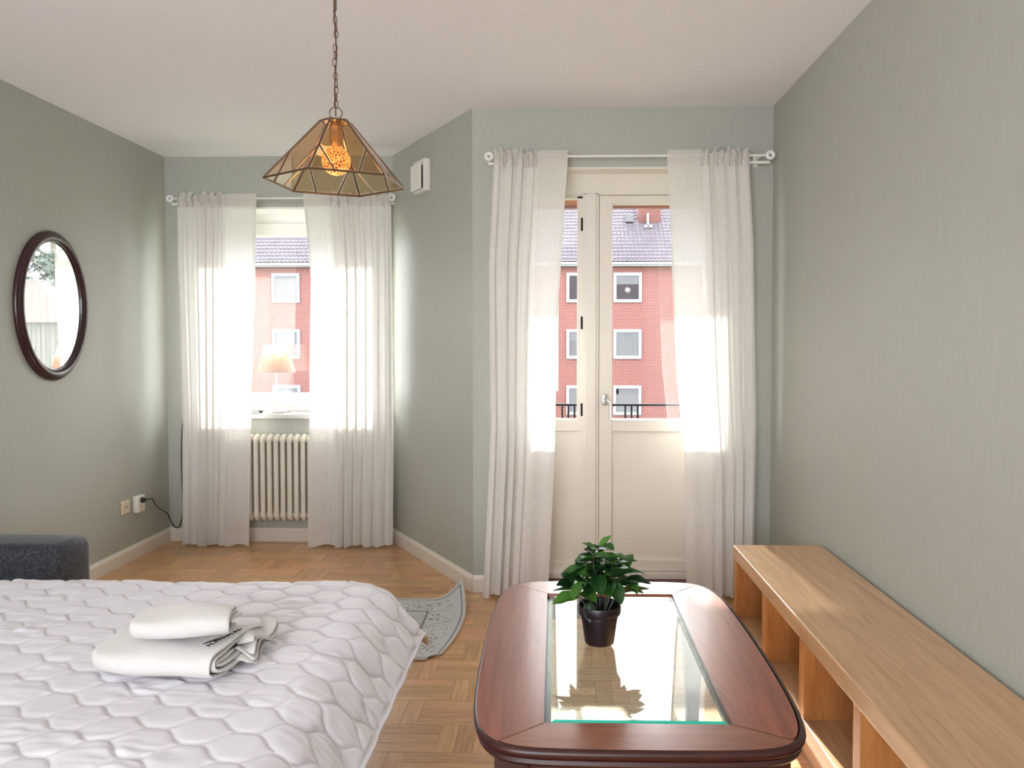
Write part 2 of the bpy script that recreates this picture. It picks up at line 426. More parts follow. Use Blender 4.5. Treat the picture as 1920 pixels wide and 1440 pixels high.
struct(MB().box(L_ - 0.3, REAR - 0.3, -0.15, R_ + 0.3, B_ + 0.40, -0.012), 'floor', M['subfloor'], 'oak parquet floor laid in alternating blocks')
struct(MB().prism([(L_ - 0.3, REAR - 0.3), (R_ + 0.3, REAR - 0.3), (R_ + 0.3, W_ + TH), (DX + 0.12, W_ + TH), (BX + 0.3, B_ + TH), (L_ - 0.3, B_ + TH)], H_, H_ + 0.2), 'ceiling', M['ceiling'], 'plain off-white painted ceiling')
struct(MB().box(L_ - 0.25, REAR - 0.25, 0, L_, B_ + TH, H_), 'wall_left', M['wall'], 'sage green left wall with the oval mirror')
struct(MB().box(R_, REAR - 0.25, 0, R_ + 0.25, W_ + TH, H_), 'wall_right', M['wall'], 'sage green right wall above the oak bench')
mb = MB()
mb.box(L_, B_, 0, OB[0], B_ + TH, H_).box(OB[1], B_, 0, BX + 0.3, B_ + TH, H_)
mb.box(OB[0], B_, 0, OB[1], B_ + TH, OB[2]).box(OB[0], B_, OB[3], OB[1], B_ + TH, H_)
struct(mb, 'wall_back', M['wall'], 'sage green wall around the bay window')
mb = MB()
mb.box(DX, W_, 0, OD[0], W_ + TH, H_).box(OD[1], W_, 0, R_, W_ + TH, H_).box(OD[0], W_, OD[3], OD[1], W_ + TH, H_)
struct(mb, 'wall_balcony', M['wall'], 'sage green wall around the balcony door')
dv = Vector((DX - BX, W_ - B_, 0)).normalized(); dn = Vector((-dv.y, dv.x, 0))
if dn.x < 0: dn = -dn
struct(MB().prism([(BX, B_), (DX, W_), (DX + 0.2, W_ + 0.12), (BX + 0.30, B_ + 0.12)], 0, H_), 'wall_slanted', M['wall'], 'slanted sage green wall between window and balcony door')
mb = MB()
RX0, RX1, RZ0, RZ1 = -2.45, 0.05, 0.70, 2.40  # unseen rear opening, added to let fill daylight into the room
mb.box(L_, REAR - 0.25, 0, RX0, REAR, H_).box(RX1, REAR - 0.25, 0, R_, REAR, H_).box(RX0, REAR - 0.25, 0, RX1, REAR, RZ0).box(RX0, REAR - 0.25, RZ1, RX1, REAR, H_)
struct(mb, 'wall_rear', M['wall'])

def skirting(name, p0, p1, inward, h=0.09, t=0.016):
    p0, p1, n = Vector((*p0, 0)), Vector((*p1, 0)), Vector((*inward, 0)).normalized()
    prof = [(0, 0), (t, 0), (t, h * 0.78), (t * 0.75, h * 0.86), (t * 0.4, h), (0, h)]
    v = [p + n * a + Vector((0, 0, z)) for p in (p0, p1) for a, z in prof]; k = len(prof)
    f = [tuple(range(k))[::-1], tuple(range(k, 2 * k))] + [(i, (i + 1) % k, (i + 1) % k + k, i + k) for i in range(k)]
    struct(MB().add(v, f), name, M['trim'])
skirting('baseboard_left', (L_, REAR), (L_, B_), (1, 0))
skirting('baseboard_back', (L_, B_), (BX, B_), (0, -1))
skirting('baseboard_slanted', (BX, B_), (DX, W_), (-dn.x, -dn.y))
skirting('baseboard_balcony', (DX, W_), (OD[0] + 0.0, W_), (0, -1))
skirting('baseboard_corner', (OD[1], W_), (R_, W_), (0, -1))
skirting('baseboard_right', (R_, REAR), (R_, W_), (-1, 0))

# ------------------------------------------------------------------ parquet planks
floor = bpy.data.objects['floor']
PW, PL, PS = 0.0617, 0.37, 0.185
def plank_mesh(l, name):
    m_ = MB().box(-l / 2 + 0.0004, -PW / 2 + 0.0004, -0.012, l / 2 - 0.0004, PW / 2 - 0.0004, 0.0)
    v = m_.v
    # chamfered top edge
    mm = MB(); e = 0.0008
    x, y = l / 2 - 0.0003, PW / 2 - 0.0003
    mm.add([(-x, -y, -0.012), (x, -y, -0.012), (x, y, -0.012), (-x, y, -0.012), (-x, -y, -e), (x, -y, -e), (x, y, -e), (-x, y, -e),
            (-x + e, -y + e, 0), (x - e, -y + e, 0), (x - e, y - e, 0), (-x + e, y - e, 0)],
           [(3, 2, 1, 0), (0, 1, 5, 4), (1, 2, 6, 5), (2, 3, 7, 6), (3, 0, 4, 7), (4, 5, 9, 8), (5, 6, 10, 9), (6, 7, 11, 10), (7, 4, 8, 11), (8, 9, 10, 11)])
    return mm
pl_long, pl_short = plank_mesh(PL, 'a'), plank_mesh(PS, 'b')
me_long, me_short = pl_long.mesh('plank'), pl_short.mesh('plank')
for me in (me_long, me_short): me.materials.append(M['parquet'])
spots = []
for j in range(-22, 16):
    y0 = 2.50 + j * 0.185
    off = -0.395 + (0.2775 if j % 2 else 0.0)
    for k in range(-6, 5):
        xv = off + k * 0.555
        for q in range(3): spots.append((xv + PW * (q + 0.5), y0 + PS / 2, PI / 2, 1))
        for q in range(3): spots.append((xv + PS + PL / 2, y0 + PW * (q + 0.5), 0, 0))
def inroom(x, y):
    if x < L_ - 0.08 or x > R_ + 0.08 or y < REAR or y > B_ + 0.12: return False
    if y > W_:
        t = (y - W_) / (B_ - W_); return x < DX + (BX - DX) * t + 0.16 or (y < W_ + 0.12)
    return True
spots = [s_ for s_ in spots if inroom(s_[0], s_[1])]
def seen(x, y):
    if y > 3.0 and x < -0.2: return x > -0.57 * y * 1.02 and x > -2.63
    if y > 2.35 and -0.95 < x < 0.0: return True
    return y > 3.3 and x < 0.3
def prio(s_):
    return (0 if seen(s_[0], s_[1]) else 1, s_[1])
spots.sort(key=prio)
rest = MB()
for i, (x, y, a, short) in enumerate(spots):
    if i < 300 and seen(x, y):
        o = bpy.data.objects.new('plank', me_short if short else me_long); C.objects.link(o)
        o.parent = floor; o.location = (x, y, 0); o.rotation_euler = (0, 0, a)
    else:
        src = pl_short if short else pl_long; ca, sa = math.cos(a), math.sin(a)
        rest.add([(x + p[0] * ca - p[1] * sa, y + p[0] * sa + p[1] * ca, p[2]) for p in src.v], src.f)
o = rest.build('planks', M['parquet'], floor); o['kind'] = 'stuff'

# ------------------------------------------------------------------ bay window
def empty_struct(name, label):
    o = bpy.data.objects.new(name, None); C.objects.link(o); o['kind'] = 'structure'; o['label'] = label; return o
win = empty_struct('window_1', 'white framed bay window above the radiator')
x0, x1, z0, z1 = OB
YF = 5.40
# reveal lining
mb = MB().box(x0, B_ + 0.001, z0, x0 + 0.012, YF, z1).box(x1 - 0.012, B_ + 0.001, z0, x1, YF, z1).box(x0, B_ + 0.001, z1 - 0.012, x1, YF, z1)
part(mb, 'reveal_lining', M['white'], win)
mb = MB().box(x0, YF, z0, x0 + 0.06, YF + 0.09, z1, 0.004).box(x1 - 0.06, YF, z0, x1, YF + 0.09, z1, 0.004).box(x0, YF, z1 - 0.085, x1, YF + 0.09, z1, 0.004).box(x0, YF, z0, x1, YF + 0.09, z0 + 0.035, 0.004)
part(mb, 'window_frame', M['white'], win)
sx0, sx1, sz0, sz1 = x0 + 0.055, x1 - 0.055, z0 + 0.03, z1 - 0.08
mb = MB().box(sx0, YF - 0.012, sz0, sx0 + 0.075, YF + 0.05, sz1, 0.005).box(sx1 - 0.075, YF - 0.012, sz0, sx1, YF + 0.05, sz1, 0.005)
mb.box(sx0, YF - 0.012, sz1 - 0.085, sx1, YF + 0.05, sz1, 0.005).box(sx0, YF - 0.012, sz0, sx1, YF + 0.05, sz0 + 0.095, 0.005)
sash = part(mb, 'sash', M['white'], win)
part(MB().box(sx0 + 0.07, YF + 0.016, sz0 + 0.09, sx1 - 0.07, YF + 0.024, sz1 - 0.08), 'pane', M['glass'], sash)
hk = MB().box(-1.70, YF - 0.045, 0.955, -1.655, YF - 0.012, 0.985, 0.003).box(-1.675, YF - 0.055, 0.982, -1.57, YF - 0.04, 0.995, 0.003)
part(hk, 'window_latch', M['steel'], sash)
mb = MB().box(x0 - 0.0, B_ - 0.035, 0.838, x1 + 0.0, YF + 0.02, 0.868, 0.004)
part(mb, 'window_sill', M['stone'], win)

# ------------------------------------------------------------------ balcony door with side light
door = empty_struct('door_1', 'cream balcony door with glazed upper half and narrow side light')
x0, x1, z0, z1 = OD
YD = 4.27
CR = M['trim']
mb = MB().box(x0, W_ + 0.001, 0.0, x0 + 0.01, YD, z1).box(x1 - 0.01, W_ + 0.001, 0.0, x1, YD, z1).box(x0, W_ + 0.001, z1 - 0.012, x1, YD, z1)
part(mb, 'reveal_lining', CR, door)
mb = MB().box(x0, YD, 0.03, x0 + 0.06, YD + 0.11, z1, 0.003).box(x1 - 0.06, YD, 0.03, x1, YD + 0.11, z1, 0.003)
mb.box(x0, YD, 2.16, x1, YD + 0.11, z1, 0.003)
mb.box(0.153, YD, 0.08, 0.243, YD + 0.11, 2.17, 0.003)
part(mb, 'door_frame', CR, door)
part(MB().box(0.168, YD - 0.012, 0.08, 0.228, YD + 0.001, 2.165, 0.004), 'mullion_strip', CR, door)
# side light (left)
mb = MB().box(x0 + 0.055, YD + 0.02, 0.08, x0 + 0.12, YD + 0.08, 2.155).box(0.125, YD + 0.02, 0.08, 0.158, YD + 0.08, 2.155)
mb.box(x0 + 0.06, YD + 0.02, 2.145, 0.155, YD + 0.08, 2.165).box(x0 + 0.06, YD + 0.012, 0.86, 0.155, YD + 0.08, 0.925, 0.003).box(x0 + 0.06, YD + 0.012, 0.07, 0.155, YD + 0.08, 0.13, 0.003)
sl = part(mb, 'side_light', CR, door)
part(MB().box(x0 + 0.11, YD + 0.045, 0.915, 0.135, YD + 0.053, 2.152), 'pane', M['glass'], sl)
part(MB().box(x0 + 0.11, YD + 0.030, 0.12, 0.135, YD + 0.050, 0.87), 'lower_panel', CR, sl)
hg = MB()
for zz in (2.0, 1.46, 0.98): hg.tube([(0.150, YD + 0.004, zz - 0.035), (0.150, YD + 0.004, zz + 0.035)], 0.006, 8)
part(hg, 'hinge', M['iron'], sl)
# door leaf (right)
dx0, dx1 = 0.245, x1 - 0.058
mb = MB().box(dx0, YD + 0.004, 0.08, dx0 + 0.072, YD + 0.07, 2.158, 0.003).box(dx1 - 0.075, YD + 0.004, 0.08, dx1, YD + 0.07, 2.158, 0.003)
mb.box(dx0 + 0.07, YD + 0.008, 2.113, dx1 - 0.07, YD + 0.07, 2.158, 0.003).box(dx0 + 0.07, YD + 0.008, 0.858, dx1 - 0.07, YD + 0.07, 0.925, 0.004).box(dx0 + 0.07, YD + 0.008, 0.08, dx1 - 0.07, YD + 0.07, 0.144, 0.004)
leaf = part(mb, 'door_leaf', CR, door)
part(MB().box(dx0 + 0.065, YD + 0.040, 0.915, dx1 - 0.065, YD + 0.048, 2.12), 'pane', M['glass'], leaf)
part(MB().box(dx0 + 0.065, YD + 0.028, 0.135, dx1 - 0.065, YD + 0.050, 0.865), 'lower_panel', CR, leaf)
hd = MB().box(0.262, YD - 0.006, 1.005, 0.29, YD + 0.006, 1.065, 0.003)
hd.tube([(0.276, YD, 1.04), (0.276, YD - 0.035, 1.04), (0.283, YD - 0.045, 1.035), (0.300, YD - 0.045, 1.02), (0.303, YD - 0.045, 0.93)], 0.0065, 10)
part(hd, 'door_handle', M['steel'], leaf, True)
part(MB().box(x0, W_ + 0.005, 0.0, x1, YD + 0.14, 0.042, 0.004), 'threshold', M['dark_threshold'], door)
part(MB().box(x0 + 0.02, YD - 0.02, 0.042, x1 - 0.02, YD + 0.10, 0.078, 0.004), 'sill_rail', CR, door)

# ------------------------------------------------------------------ balcony, upper balcony, ground
struct(MB().box(-0.42, W_ + TH, -0.12, 1.9, 5.35, -0.02), 'balcony_floor', M['render'], 'concrete balcony floor outside the door')
rail = thing('balcony_railing', 'black iron balcony railing with grouped vertical bars', 'railing', (0.6, 5.2, -0.02))
part(MB().box(-0.40, 5.185, 0.925, 1.9, 5.215, 0.940, 0.002), 'handrail', M['iron'], rail)
part(MB().box(-0.40, 5.185, 0.02, 1.9, 5.215, 0.035, 0.002), 'bottom_rail', M['iron'], rail)
bar = None
for g_ in range(-1, 4):
    for q in range(3):
        xx = 0.475 + g_ * 0.424 + q * 0.0415
        if not -0.4 < xx < 1.9: continue
        if bar is None:
            bar = MB().box(-0.006, -0.006, 0.03, 0.006, 0.006, 0.93).build('baluster', M['iron'], rail); o = bar
        else:
            o = bar.copy(); C.objects.link(o); o.parent = rail
        o.location = (xx - 0.6, 0, 0.02)
struct(MB().box(-0.42, W_ + TH, 2.45, 1.9, 5.33, 2.60), 'upper_balcony', M['render'], 'underside of the balcony above the door')
aw = thing('awning', 'orange canvas edge of the awning above the balcony', 'awning', (0.6, 5.3, 2.45))
part(MB().box(-0.40, 5.265, 2.268, 1.9, 5.285, 2.47, 0.004), 'valance', M['orange'], aw)
part(MB().box(-0.40, 5.255, 2.256, 1.9, 5.292, 2.270, 0.003), 'front_bar', M['dark_threshold'], aw)
struct(MB().box(-60, 6.5, -6.8, 60, 90, -6.5), 'ground', M['grass'], 'courtyard lawn below')
# outside house walls around us, so the room stands in a building
struct(MB().box(-12, W_ + TH, 2.62, 12, B_ + TH, 8.0).box(-12, 4.6, -6.5, -2.9, B_ + TH, 2.62).box(-2.9, 4.6, -6.5, -0.8, B_ + TH, -0.16), 'wall_outside', M['brick'], 'outer brick face of our own building')

# ------------------------------------------------------------------ brick apartment building across the courtyard
bld = thing('apartment_building', 'long red brick apartment building with plum tiled roof across the courtyard', 'building', (-8, 38, -6.5))
FY = 38.0
part(MB().box(-32, FY, -6.5, 9.5, FY + 9, 5.05), 'brick_wall', M['brick'], bld)
part(MB().box(-32.2, FY - 0.35, 5.05, 9.7, FY + 0.3, 5.17, 0.01).box(-32.2, FY - 0.42, 5.12, 9.7, FY - 0.30, 5.24, 0.02), 'gutter', M['far_frame'], bld)
nx = 41.6 / 0.21; rows = 18; ys, zs = (FY - 0.36, FY + 3.6), (5.20, 8.72)
xs = np.arange(-32.2, 9.7, 0.035)
V = []; F = []
for r_ in range(rows):
    for e_ in (0, 1):
        t = (r_ + e_) / rows
        yy = ys[0] + (ys[1] - ys[0]) * t; zz = zs[0] + (zs[1] - zs[0]) * t + (0.07 if e_ == 0 else 0.0)
        wv = 0.035 * np.abs(np.sin(xs * PI / 0.21 + (0.3 if r_ % 2 else 0)))
        V += [(float(a), yy, float(zz + b_)) for a, b_ in zip(xs, wv)]
n_ = len(xs)
for r_ in range(2 * rows - 1):
    F += [(r_ * n_ + i, r_ * n_ + i + 1, (r_ + 1) * n_ + i + 1, (r_ + 1) * n_ + i) for i in range(n_ - 1)]
o = part(MB().add(V, F), 'roof_tiles', M['tile'], bld); o['kind'] = 'stuff'
part(MB().add([(-32.2, FY - 0.3, 5.15), (9.7, FY - 0.3, 5.15), (9.7, FY + 3.6, 8.64), (-32.2, FY + 3.6, 8.64), (-32.2, FY + 8.5, 5.15), (9.7, FY + 8.5, 5.15)],
               [(0, 1, 2, 3), (3, 2, 5, 4), (0, 3, 4), (1, 5, 2), (0, 4, 5, 1)]), 'roof', M['tile'], bld)
part(MB().box(4.30, 40.2, 7.3, 5.45, 40.9, 8.9, 0.02), 'chimney', M['chimney'], bld)
part(MB().box(4.72, 39.75, 7.25, 4.80, 40.2, 7.95).box(4.55, 39.75, 7.22, 4.98, 39.80, 7.34), 'roof_ladder', M['far_frame'], bld)
part(MB().box(3.62, 40.05, 7.55, 4.05, 40.25, 7.95, 0.01), 'skylight', M['far_pane'], bld)
FW, FH = 1.385, 1.45
def far_window(cx, cz, blind):
    y = FY
    fr = MB()
    a, b_ = cx - FW / 2, cx + FW / 2; c, d = cz - FH / 2, cz + FH / 2; t = 0.15
    fr.box(a, y - 0.07, c, a + t, y + 0.02, d).box(b_ - t, y - 0.07, c, b_, y + 0.02, d).box(a + t, y - 0.07, d - t, b_ - t, y + 0.02, d).box(a + t, y - 0.07, c, b_ - t, y + 0.02, c + t)
    o = part(fr, 'window', M['far_frame'], bld)
    part(MB().box(a + t, y - 0.03, c + t, b_ - t, y - 0.005, d - t), 'pane', M['far_pane'], o)
    if blind == 0:
        part(MB().box(a + t, y - 0.036, d - t - 0.42, b_ - t, y - 0.031, d - t), 'blind', M['far_curtain'], o)
    elif blind == 1:
        cu = MB()
        cu.box(a + t, y - 0.040, c + t, a + t + 0.36, y - 0.031, d - t).box(b_ - t - 0.30, y - 0.040, c + t, b_ - t, y - 0.031, d - t)
        part(cu, 'drape', M['far_curtain'], o)
    elif blind == 2:
        part(MB().box(a + t, y - 0.036, d - t - 0.28, b_ - t, y - 0.031, d - t).box(a + t, y - 0.036, c + t, a + t + 0.12, y - 0.031, d - t), 'drape', M['far_curtain'], o)
    return o
cols = [-24.7, -20.1, -17.8, -13.27, -8.7, -5.6, -3.3, 1.26, 3.56, 7.9]
for ri, cz in enumerate((4.035, 1.275, -1.485, -4.24)):
    for ci, cx in enumerate(cols):
        o = far_window(cx, cz, (ri + ci) % 4)
        if ri == 0 and cx == 3.56:
            st = []
            for k in range(14):
                r_ = 0.17 if k % 2 == 0 else 0.06
                st.append((cx + r_ * math.sin(k * PI / 7), cz - 0.12 + r_ * math.cos(k * PI / 7)))
            n_ = len(st)
            sm = MB().add([(a, FY - 0.055, b_) for a, b_ in st] + [(a, FY - 0.042, b_) for a, b_ in st],
                          [tuple(range(n_)), tuple(range(n_, 2 * n_))[::-1]] + [(i, (i + 1) % n_, (i + 1) % n_ + n_, i + n_) for i in range(n_)])
            part(sm, 'paper_star', emitter('star_emission', (1.0, 0.93, 0.82), 1.6), o)  # star ornament drawn with an emissive surface

# ------------------------------------------------------------------ house and trees seen in the mirror
hs = thing('wooden_house', 'pale wooden house with red hipped roof reflected in the mirror', 'house', (32, 54, -6.5))
HX0, HX1, HY0, HY1 = 25.3, 44.0, 48.0, 60.0
part(MB().box(HX0, HY0, -6.5, HX1, HY1, 2.7), 'siding_wall', M['siding'], hs)
bt = MB()
for k in range(62): bt.box(HX0 + k * 0.3, HY0 - 0.04, -6.5, HX0 + 0.05 + k * 0.3, HY0, 2.7)
o = part(bt, 'batten', M['siding'], hs); o['kind'] = 'stuff'
rt = MB()
part(rt.add([(HX0 - .5, HY0 - .5, 2.6), (HX1 + .5, HY0 - .5, 2.6), (HX1 - 6, 54, 5.7), (HX0 + 6, 54, 5.7), (HX0 - .5, HY1 + .5, 2.6), (HX1 + .5, HY1 + .5, 2.6)], [(0, 1, 2, 3), (1, 5, 2), (4, 0, 3), (3, 2, 5, 4), (0, 4, 5, 1)]), 'roof', M['red_tile'], hs)
for k in range(5):
    wx = HX0 + 2.2 + k * 3.1
    o = part(MB().box(wx, HY0 - 0.09, -0.3, wx + 0.95, HY0 - 0.03, 1.1), 'window', M['far_frame'], hs)
    part(MB().box(wx + 0.1, HY0 - 0.11, -0.2, wx + 0.85, HY0 - 0.08, 1.0), 'pane', M['far_pane'], o)
def tree(cx, cy, h, label, seed):
    rnd = random.Random(seed)
    t = thing('tree', label, 'tree', (cx, cy, -6.5), 'trees behind the wooden house')
    part(MB().tube([(cx, cy, -6.5), (cx + 0.2, cy, -6.5 + h * 0.5), (cx, cy, -6.5 + h)], [0.4, 0.25, 0.05], 8), 'trunk', M['bark'], t)
    br = MB(); fo = MB()
    for k in range(90):
        z = -6.5 + h * (0.25 + 0.72 * rnd.random()); a = rnd.random() * 2 * PI; l = (h * 0.30) * (1.15 - (z + 6.5) / h) + 0.8
        e = Vector((cx + math.cos(a) * l, cy + math.sin(a) * l, z + 0.3 * l))
        br.tube([(cx, cy, z), tuple(e)], [0.09, 0.02], 5)
        for q in range(26):
            s_ = rnd.random() ** 0.6; p = Vector((cx, cy, z)).lerp(e, s_) + Vector((rnd.gauss(0, .35), rnd.gauss(0, .35), rnd.gauss(0, .3)))
            r_ = 0.22 + 0.4 * rnd.random(); n1 = Vector((rnd.gauss(0, 1), rnd.gauss(0, 1), rnd.gauss(0, 1))).normalized(); n2 = n1.cross(Vector((0.3, 0.5, 1))).normalized()
            n3 = n1.cross(n2)
            fo.add([p + n2 * r_, p + n3 * r_ * .6, p - n2 * r_, p - n3 * r_ * .6, p + n1 * r_ * .2], [(0, 1, 4), (1, 2, 4), (2, 3, 4), (3, 0, 4)])
    part(br, 'branches', M['bark'], t); o = part(fo, 'foliage', M['foliage'], t); o['kind'] = 'stuff'
tree(40.5, 70, 27, 'tall pine right behind the wooden house', 3)
tree(58, 78, 25, 'pine farther right, past the end of the wooden house', 5)

# ------------------------------------------------------------------ curtains
def lerp_tab(tab, z):
    tab = sorted(tab)
    if z <= tab[0][0]: return tab[0][1]
    for (za, xa), (zb, xb) in zip(tab, tab[1:]):
        if z <= zb:
            t = (z - za) / (zb - za); return xa + (xb - xa) * t
    return tab[-1][1]
def curtain(name, label, y, zt, left, right, flat_side, flat, npl, seed, zrod):
    if y > 4.9:   # tables are measured for a plane 5.10 m away
        left, right = [(1.352 + (z - 1.352) * y / 5.10 if z > 0 else 0, x * y / 5.10) for z, x in left], [(1.352 + (z - 1.352) * y / 5.10 if z > 0 else 0, x * y / 5.10) for z, x in right]
    """left/right: (z, x) tables; flat_side -1/1 = side that hangs unpleated, flat = its share"""
    rnd = random.Random(seed)
    nu, nv = 260, 90
    ph = [rnd.random() * 2 * PI for _ in range(6)]
    amps = [0.35 + 0.95 * rnd.random() for _ in range(npl + 2)]
    t = thing(name, label, 'curtain', ((left[0][1] + right[0][1]) / 2, y, zrod), None)
    def pos(u, z):
        a, b_ = lerp_tab(left, z), lerp_tab(right, z)
        w = b_ - a
        g = (u - flat) / (1 - flat) if flat_side < 0 else (1 - flat - u) / (1 - flat)   # >0 in pleated zone
        down = max(0.0, min(1.0, (zrod - z) / 2.2))
        x = a + w * u; yy = y
        if g > 0:
            g = min(1, g); fade = min(1.0, g * 5) * (1 if g < 0.97 else (1 - g) / 0.03 * 0.6 + 0.4)
            th = 2 * PI * npl * (g + 0.02 * math.sin(ph[0] + 9 * g) + 0.015 * down * math.sin(ph[1] + 5 * g)) + 0.5 * down * math.sin(ph[2] + 3 * g)
            am = amps[int(g * npl)] * (1 - (g * npl) % 1) + amps[int(g * npl) + 1] * ((g * npl) % 1)
            A = 0.026 * am * fade * (0.55 + 0.6 * down)
            yy += A * math.sin(th)
            x += 0.17 * (w * (1 - flat) / npl) * math.sin(2 * th + ph[3]) * fade
            if z > zrod - 0.05:
                k = min(1.0, (z - zrod + 0.05) / 0.05)
                yy = yy * (1 - 0.6 * k) + y * 0.6 * k + 0.006 * k * math.sin(th * 3.1 + ph[4])
        else:
            yy += 0.006 * math.sin(u * 23 + ph[5] + z * 1.3) * down + 0.004 * math.sin(z * 5 + ph[1])
        # soft sag of the loose edge
        return x, yy
    zb = 0.012
    zs_ = [zb + (zt - zb) * (1 - (1 - j / (nv - 1)) ** 1.0) for j in range(nv)]
    V = []
    for i in range(nu):
        u = i / (nu - 1)
        for z in zs_:
            x, yy = pos(u, z)
            zz = z
            if z < 0.05: zz = z + 0.010 * math.sin(u * 17 + ph[2])
            V.append((x, yy, max(0.004, zz)))
    cloth = part(MB().add(V, grid_faces(nu, nv)), 'cloth', M['sheer'], t, 60)
    V = []; nb = 150  # extra cloth layer for gathered fullness, added to block sun behind the pleats
    for i in range(nb):
        g = i / (nb - 1)
        u = flat + (1 - flat) * (0.08 + 0.90 * g) if flat_side < 0 else (1 - flat) * (0.02 + 0.90 * g)
        for z in zs_:
            x, yy = pos(u, z)
            u2 = u + 0.5 * (1 - flat) / npl * (1 if flat_side < 0 else -1) * (0.2 + 0.5 * g)
            x2, y2 = pos(min(0.99, max(0.01, u2)), z)
            V.append((x, min(y2, yy) * 0.5 + yy * 0.5 + 0.014, max(0.006, z + 0.004)))
    part(MB().add(V, grid_faces(nb, nv)), 'backing_layer', M['sheer'], t, 60)
    # rod pocket and ruffle: doubled cloth around the rod
    V = []; nz = 26
    nu2 = 520
    for i in range(nu2):
        u = i / (nu2 - 1)
        g = (u - flat) / (1 - flat) if flat_side < 0 else (1 - flat - u) / (1 - flat)
        pl = max(0, min(1, g * 6))
        for j in range(nz):
            s_ = j / (nz - 1)
            # loop: front from below rod up to ruffle top and back down behind the rod
            if s_ < 0.5: q = s_ * 2; zz = zrod - 0.055 + q * (0.088 + 0.015 * pl * math.sin(u * 67 + ph[0]) + 0.006 * pl * math.sin(u * 151)); side = -1
            else: q = (1 - s_) * 2; zz = zrod - 0.055 + q * (0.088 + 0.015 * pl * math.sin(u * 67 + ph[0]) + 0.006 * pl * math.sin(u * 151)); side = 1
            x, yy = pos(u, zrod - 0.03)
            bulge = 0.016 * math.exp(-((zz - zrod) / 0.018) ** 2) + 0.004
            V.append((x + 0.002 * pl * math.sin(u * 211 + zz * 90), y + (yy - y) * 0.25 + side * bulge + pl * (0.006 * math.sin(u * 173 + ph[3]) + 0.005 * math.sin(u * 97)) , zz))
    part(MB().add(V, grid_faces(nu2, nz)), 'rod_pocket', M['header'], t, 60)
    # hems: doubled strip at the bottom and narrow side hem
    V = []
    for i in range(nu):
        u = i / (nu - 1)
        for j in range(5):
            z = 0.012 + j * 0.02
            x, yy = pos(u, z)
            zz = z + (0.010 * math.sin(u * 17 + ph[2]) if z < 0.05 else 0)
            V.append((x, yy + 0.0015, max(0.006, zz)))
    part(MB().add(V, grid_faces(nu, 5)), 'hem', M['sheer'], t, 60)
    V = []; u0, u1 = (0.0, 0.028) if flat_side < 0 else (0.972, 1.0)
    for i in range(4):
        u = u0 + (u1 - u0) * i / 3
        for z in zs_:
            x, yy = pos(u, z); V.append((x, yy - 0.0015, max(0.006, z)))
    part(MB().add(V, grid_faces(4, nv)), 'side_hem', M['sheer'], t, 60)
    return t

YB, YW = B_ - 0.165, W_ - 0.10
curtain('curtain', 'sheer white curtain left of the radiator, beside the corner cord', YB, 2.285,
        [(2.33, -2.50), (1.85, -2.505), (0.8, -2.485), (0.0, -2.50)], [(2.33, -1.974), (1.64, -1.989), (0.79, -2.027), (0.0, -2.05)], 1, 0.33, 6, 11, 2.29)
curtain('curtain', 'sheer white curtain between the table lamp and the slanted wall', YB, 2.285,
        [(2.33, -1.661), (1.78, -1.613), (0.8, -1.633), (0.0, -1.652)], [(2.33, -1.078), (1.64, -1.075), (0.8, -1.072), (0.0, -1.085)], -1, 0.22, 6, 12, 2.29)
curtain('curtain', 'sheer white curtain at the left of the balcony door', YW, 2.31,
        [(2.33, -0.311), (1.75, -0.34), (0.91, -0.333), (0.63, -0.345), (0.0, -0.375)], [(2.33, 0.069), (2.02, 0.049), (1.47, 0.014), (0.74, 0.0), (0.0, -0.035)], 1, 0.36, 4, 13, 2.318)
curtain('curtain', 'sheer white curtain at the right of the balcony door, by the bench', YW, 2.31,
        [(2.33, 0.582), (1.88, 0.603), (1.19, 0.635), (0.715, 0.685), (0.0, 0.695)], [(2.33, 1.004), (1.88, 1.03), (0.91, 1.052), (0.0, 1.045)], -1, 0.38, 4, 14, 2.318)

def rod(label, y, z, xa, xb, wall_y):
    t = thing('curtain_rod', label, 'curtain rod', ((xa + xb) / 2, y, z))
    part(MB().tube([(xa, y, z), (xb, y, z)], 0.006, 10), 'pole', M['white'], t, True)
    for s_, xx in ((-1, xa), (1, xb)):
        # ring finial
        ring = [(xx + s_ * 0.022 + 0.016 * math.cos(k * 2 * PI / 20), y - 0.004, z + 0.016 * math.sin(k * 2 * PI / 20)) for k in range(20)]
        f_ = MB().tube(ring, 0.009, 8, closed=True)
        part(f_, 'finial', M['white'], t, True)
        bx = xx - s_ * 0.03
        part(MB().tube([(bx, y, z - 0.004), (bx, wall_y, z - 0.012)], 0.006, 8).box(bx - 0.012, wall_y - 0.006, z - 0.04, bx + 0.012, wall_y, z + 0.02, 0.002), 'bracket', M['white_plastic'], t)
    for u0, u1 in ((xa - 0.03, xa + 0.10), (xb - 0.10, xb + 0.03)): part(MB().box(u0, y + 0.030, z - 0.035, u1, y + 0.045, z - 0.022, 0.002), 'curtain_track', M['white'], t)
    return t
rod('white curtain rod with ring finials above the bay window', YB, 2.29, -2.49, -1.078, B_)
rod('white curtain rod with ring finials above the balcony door', YW, 2.318, -0.32, 1.09, W_)

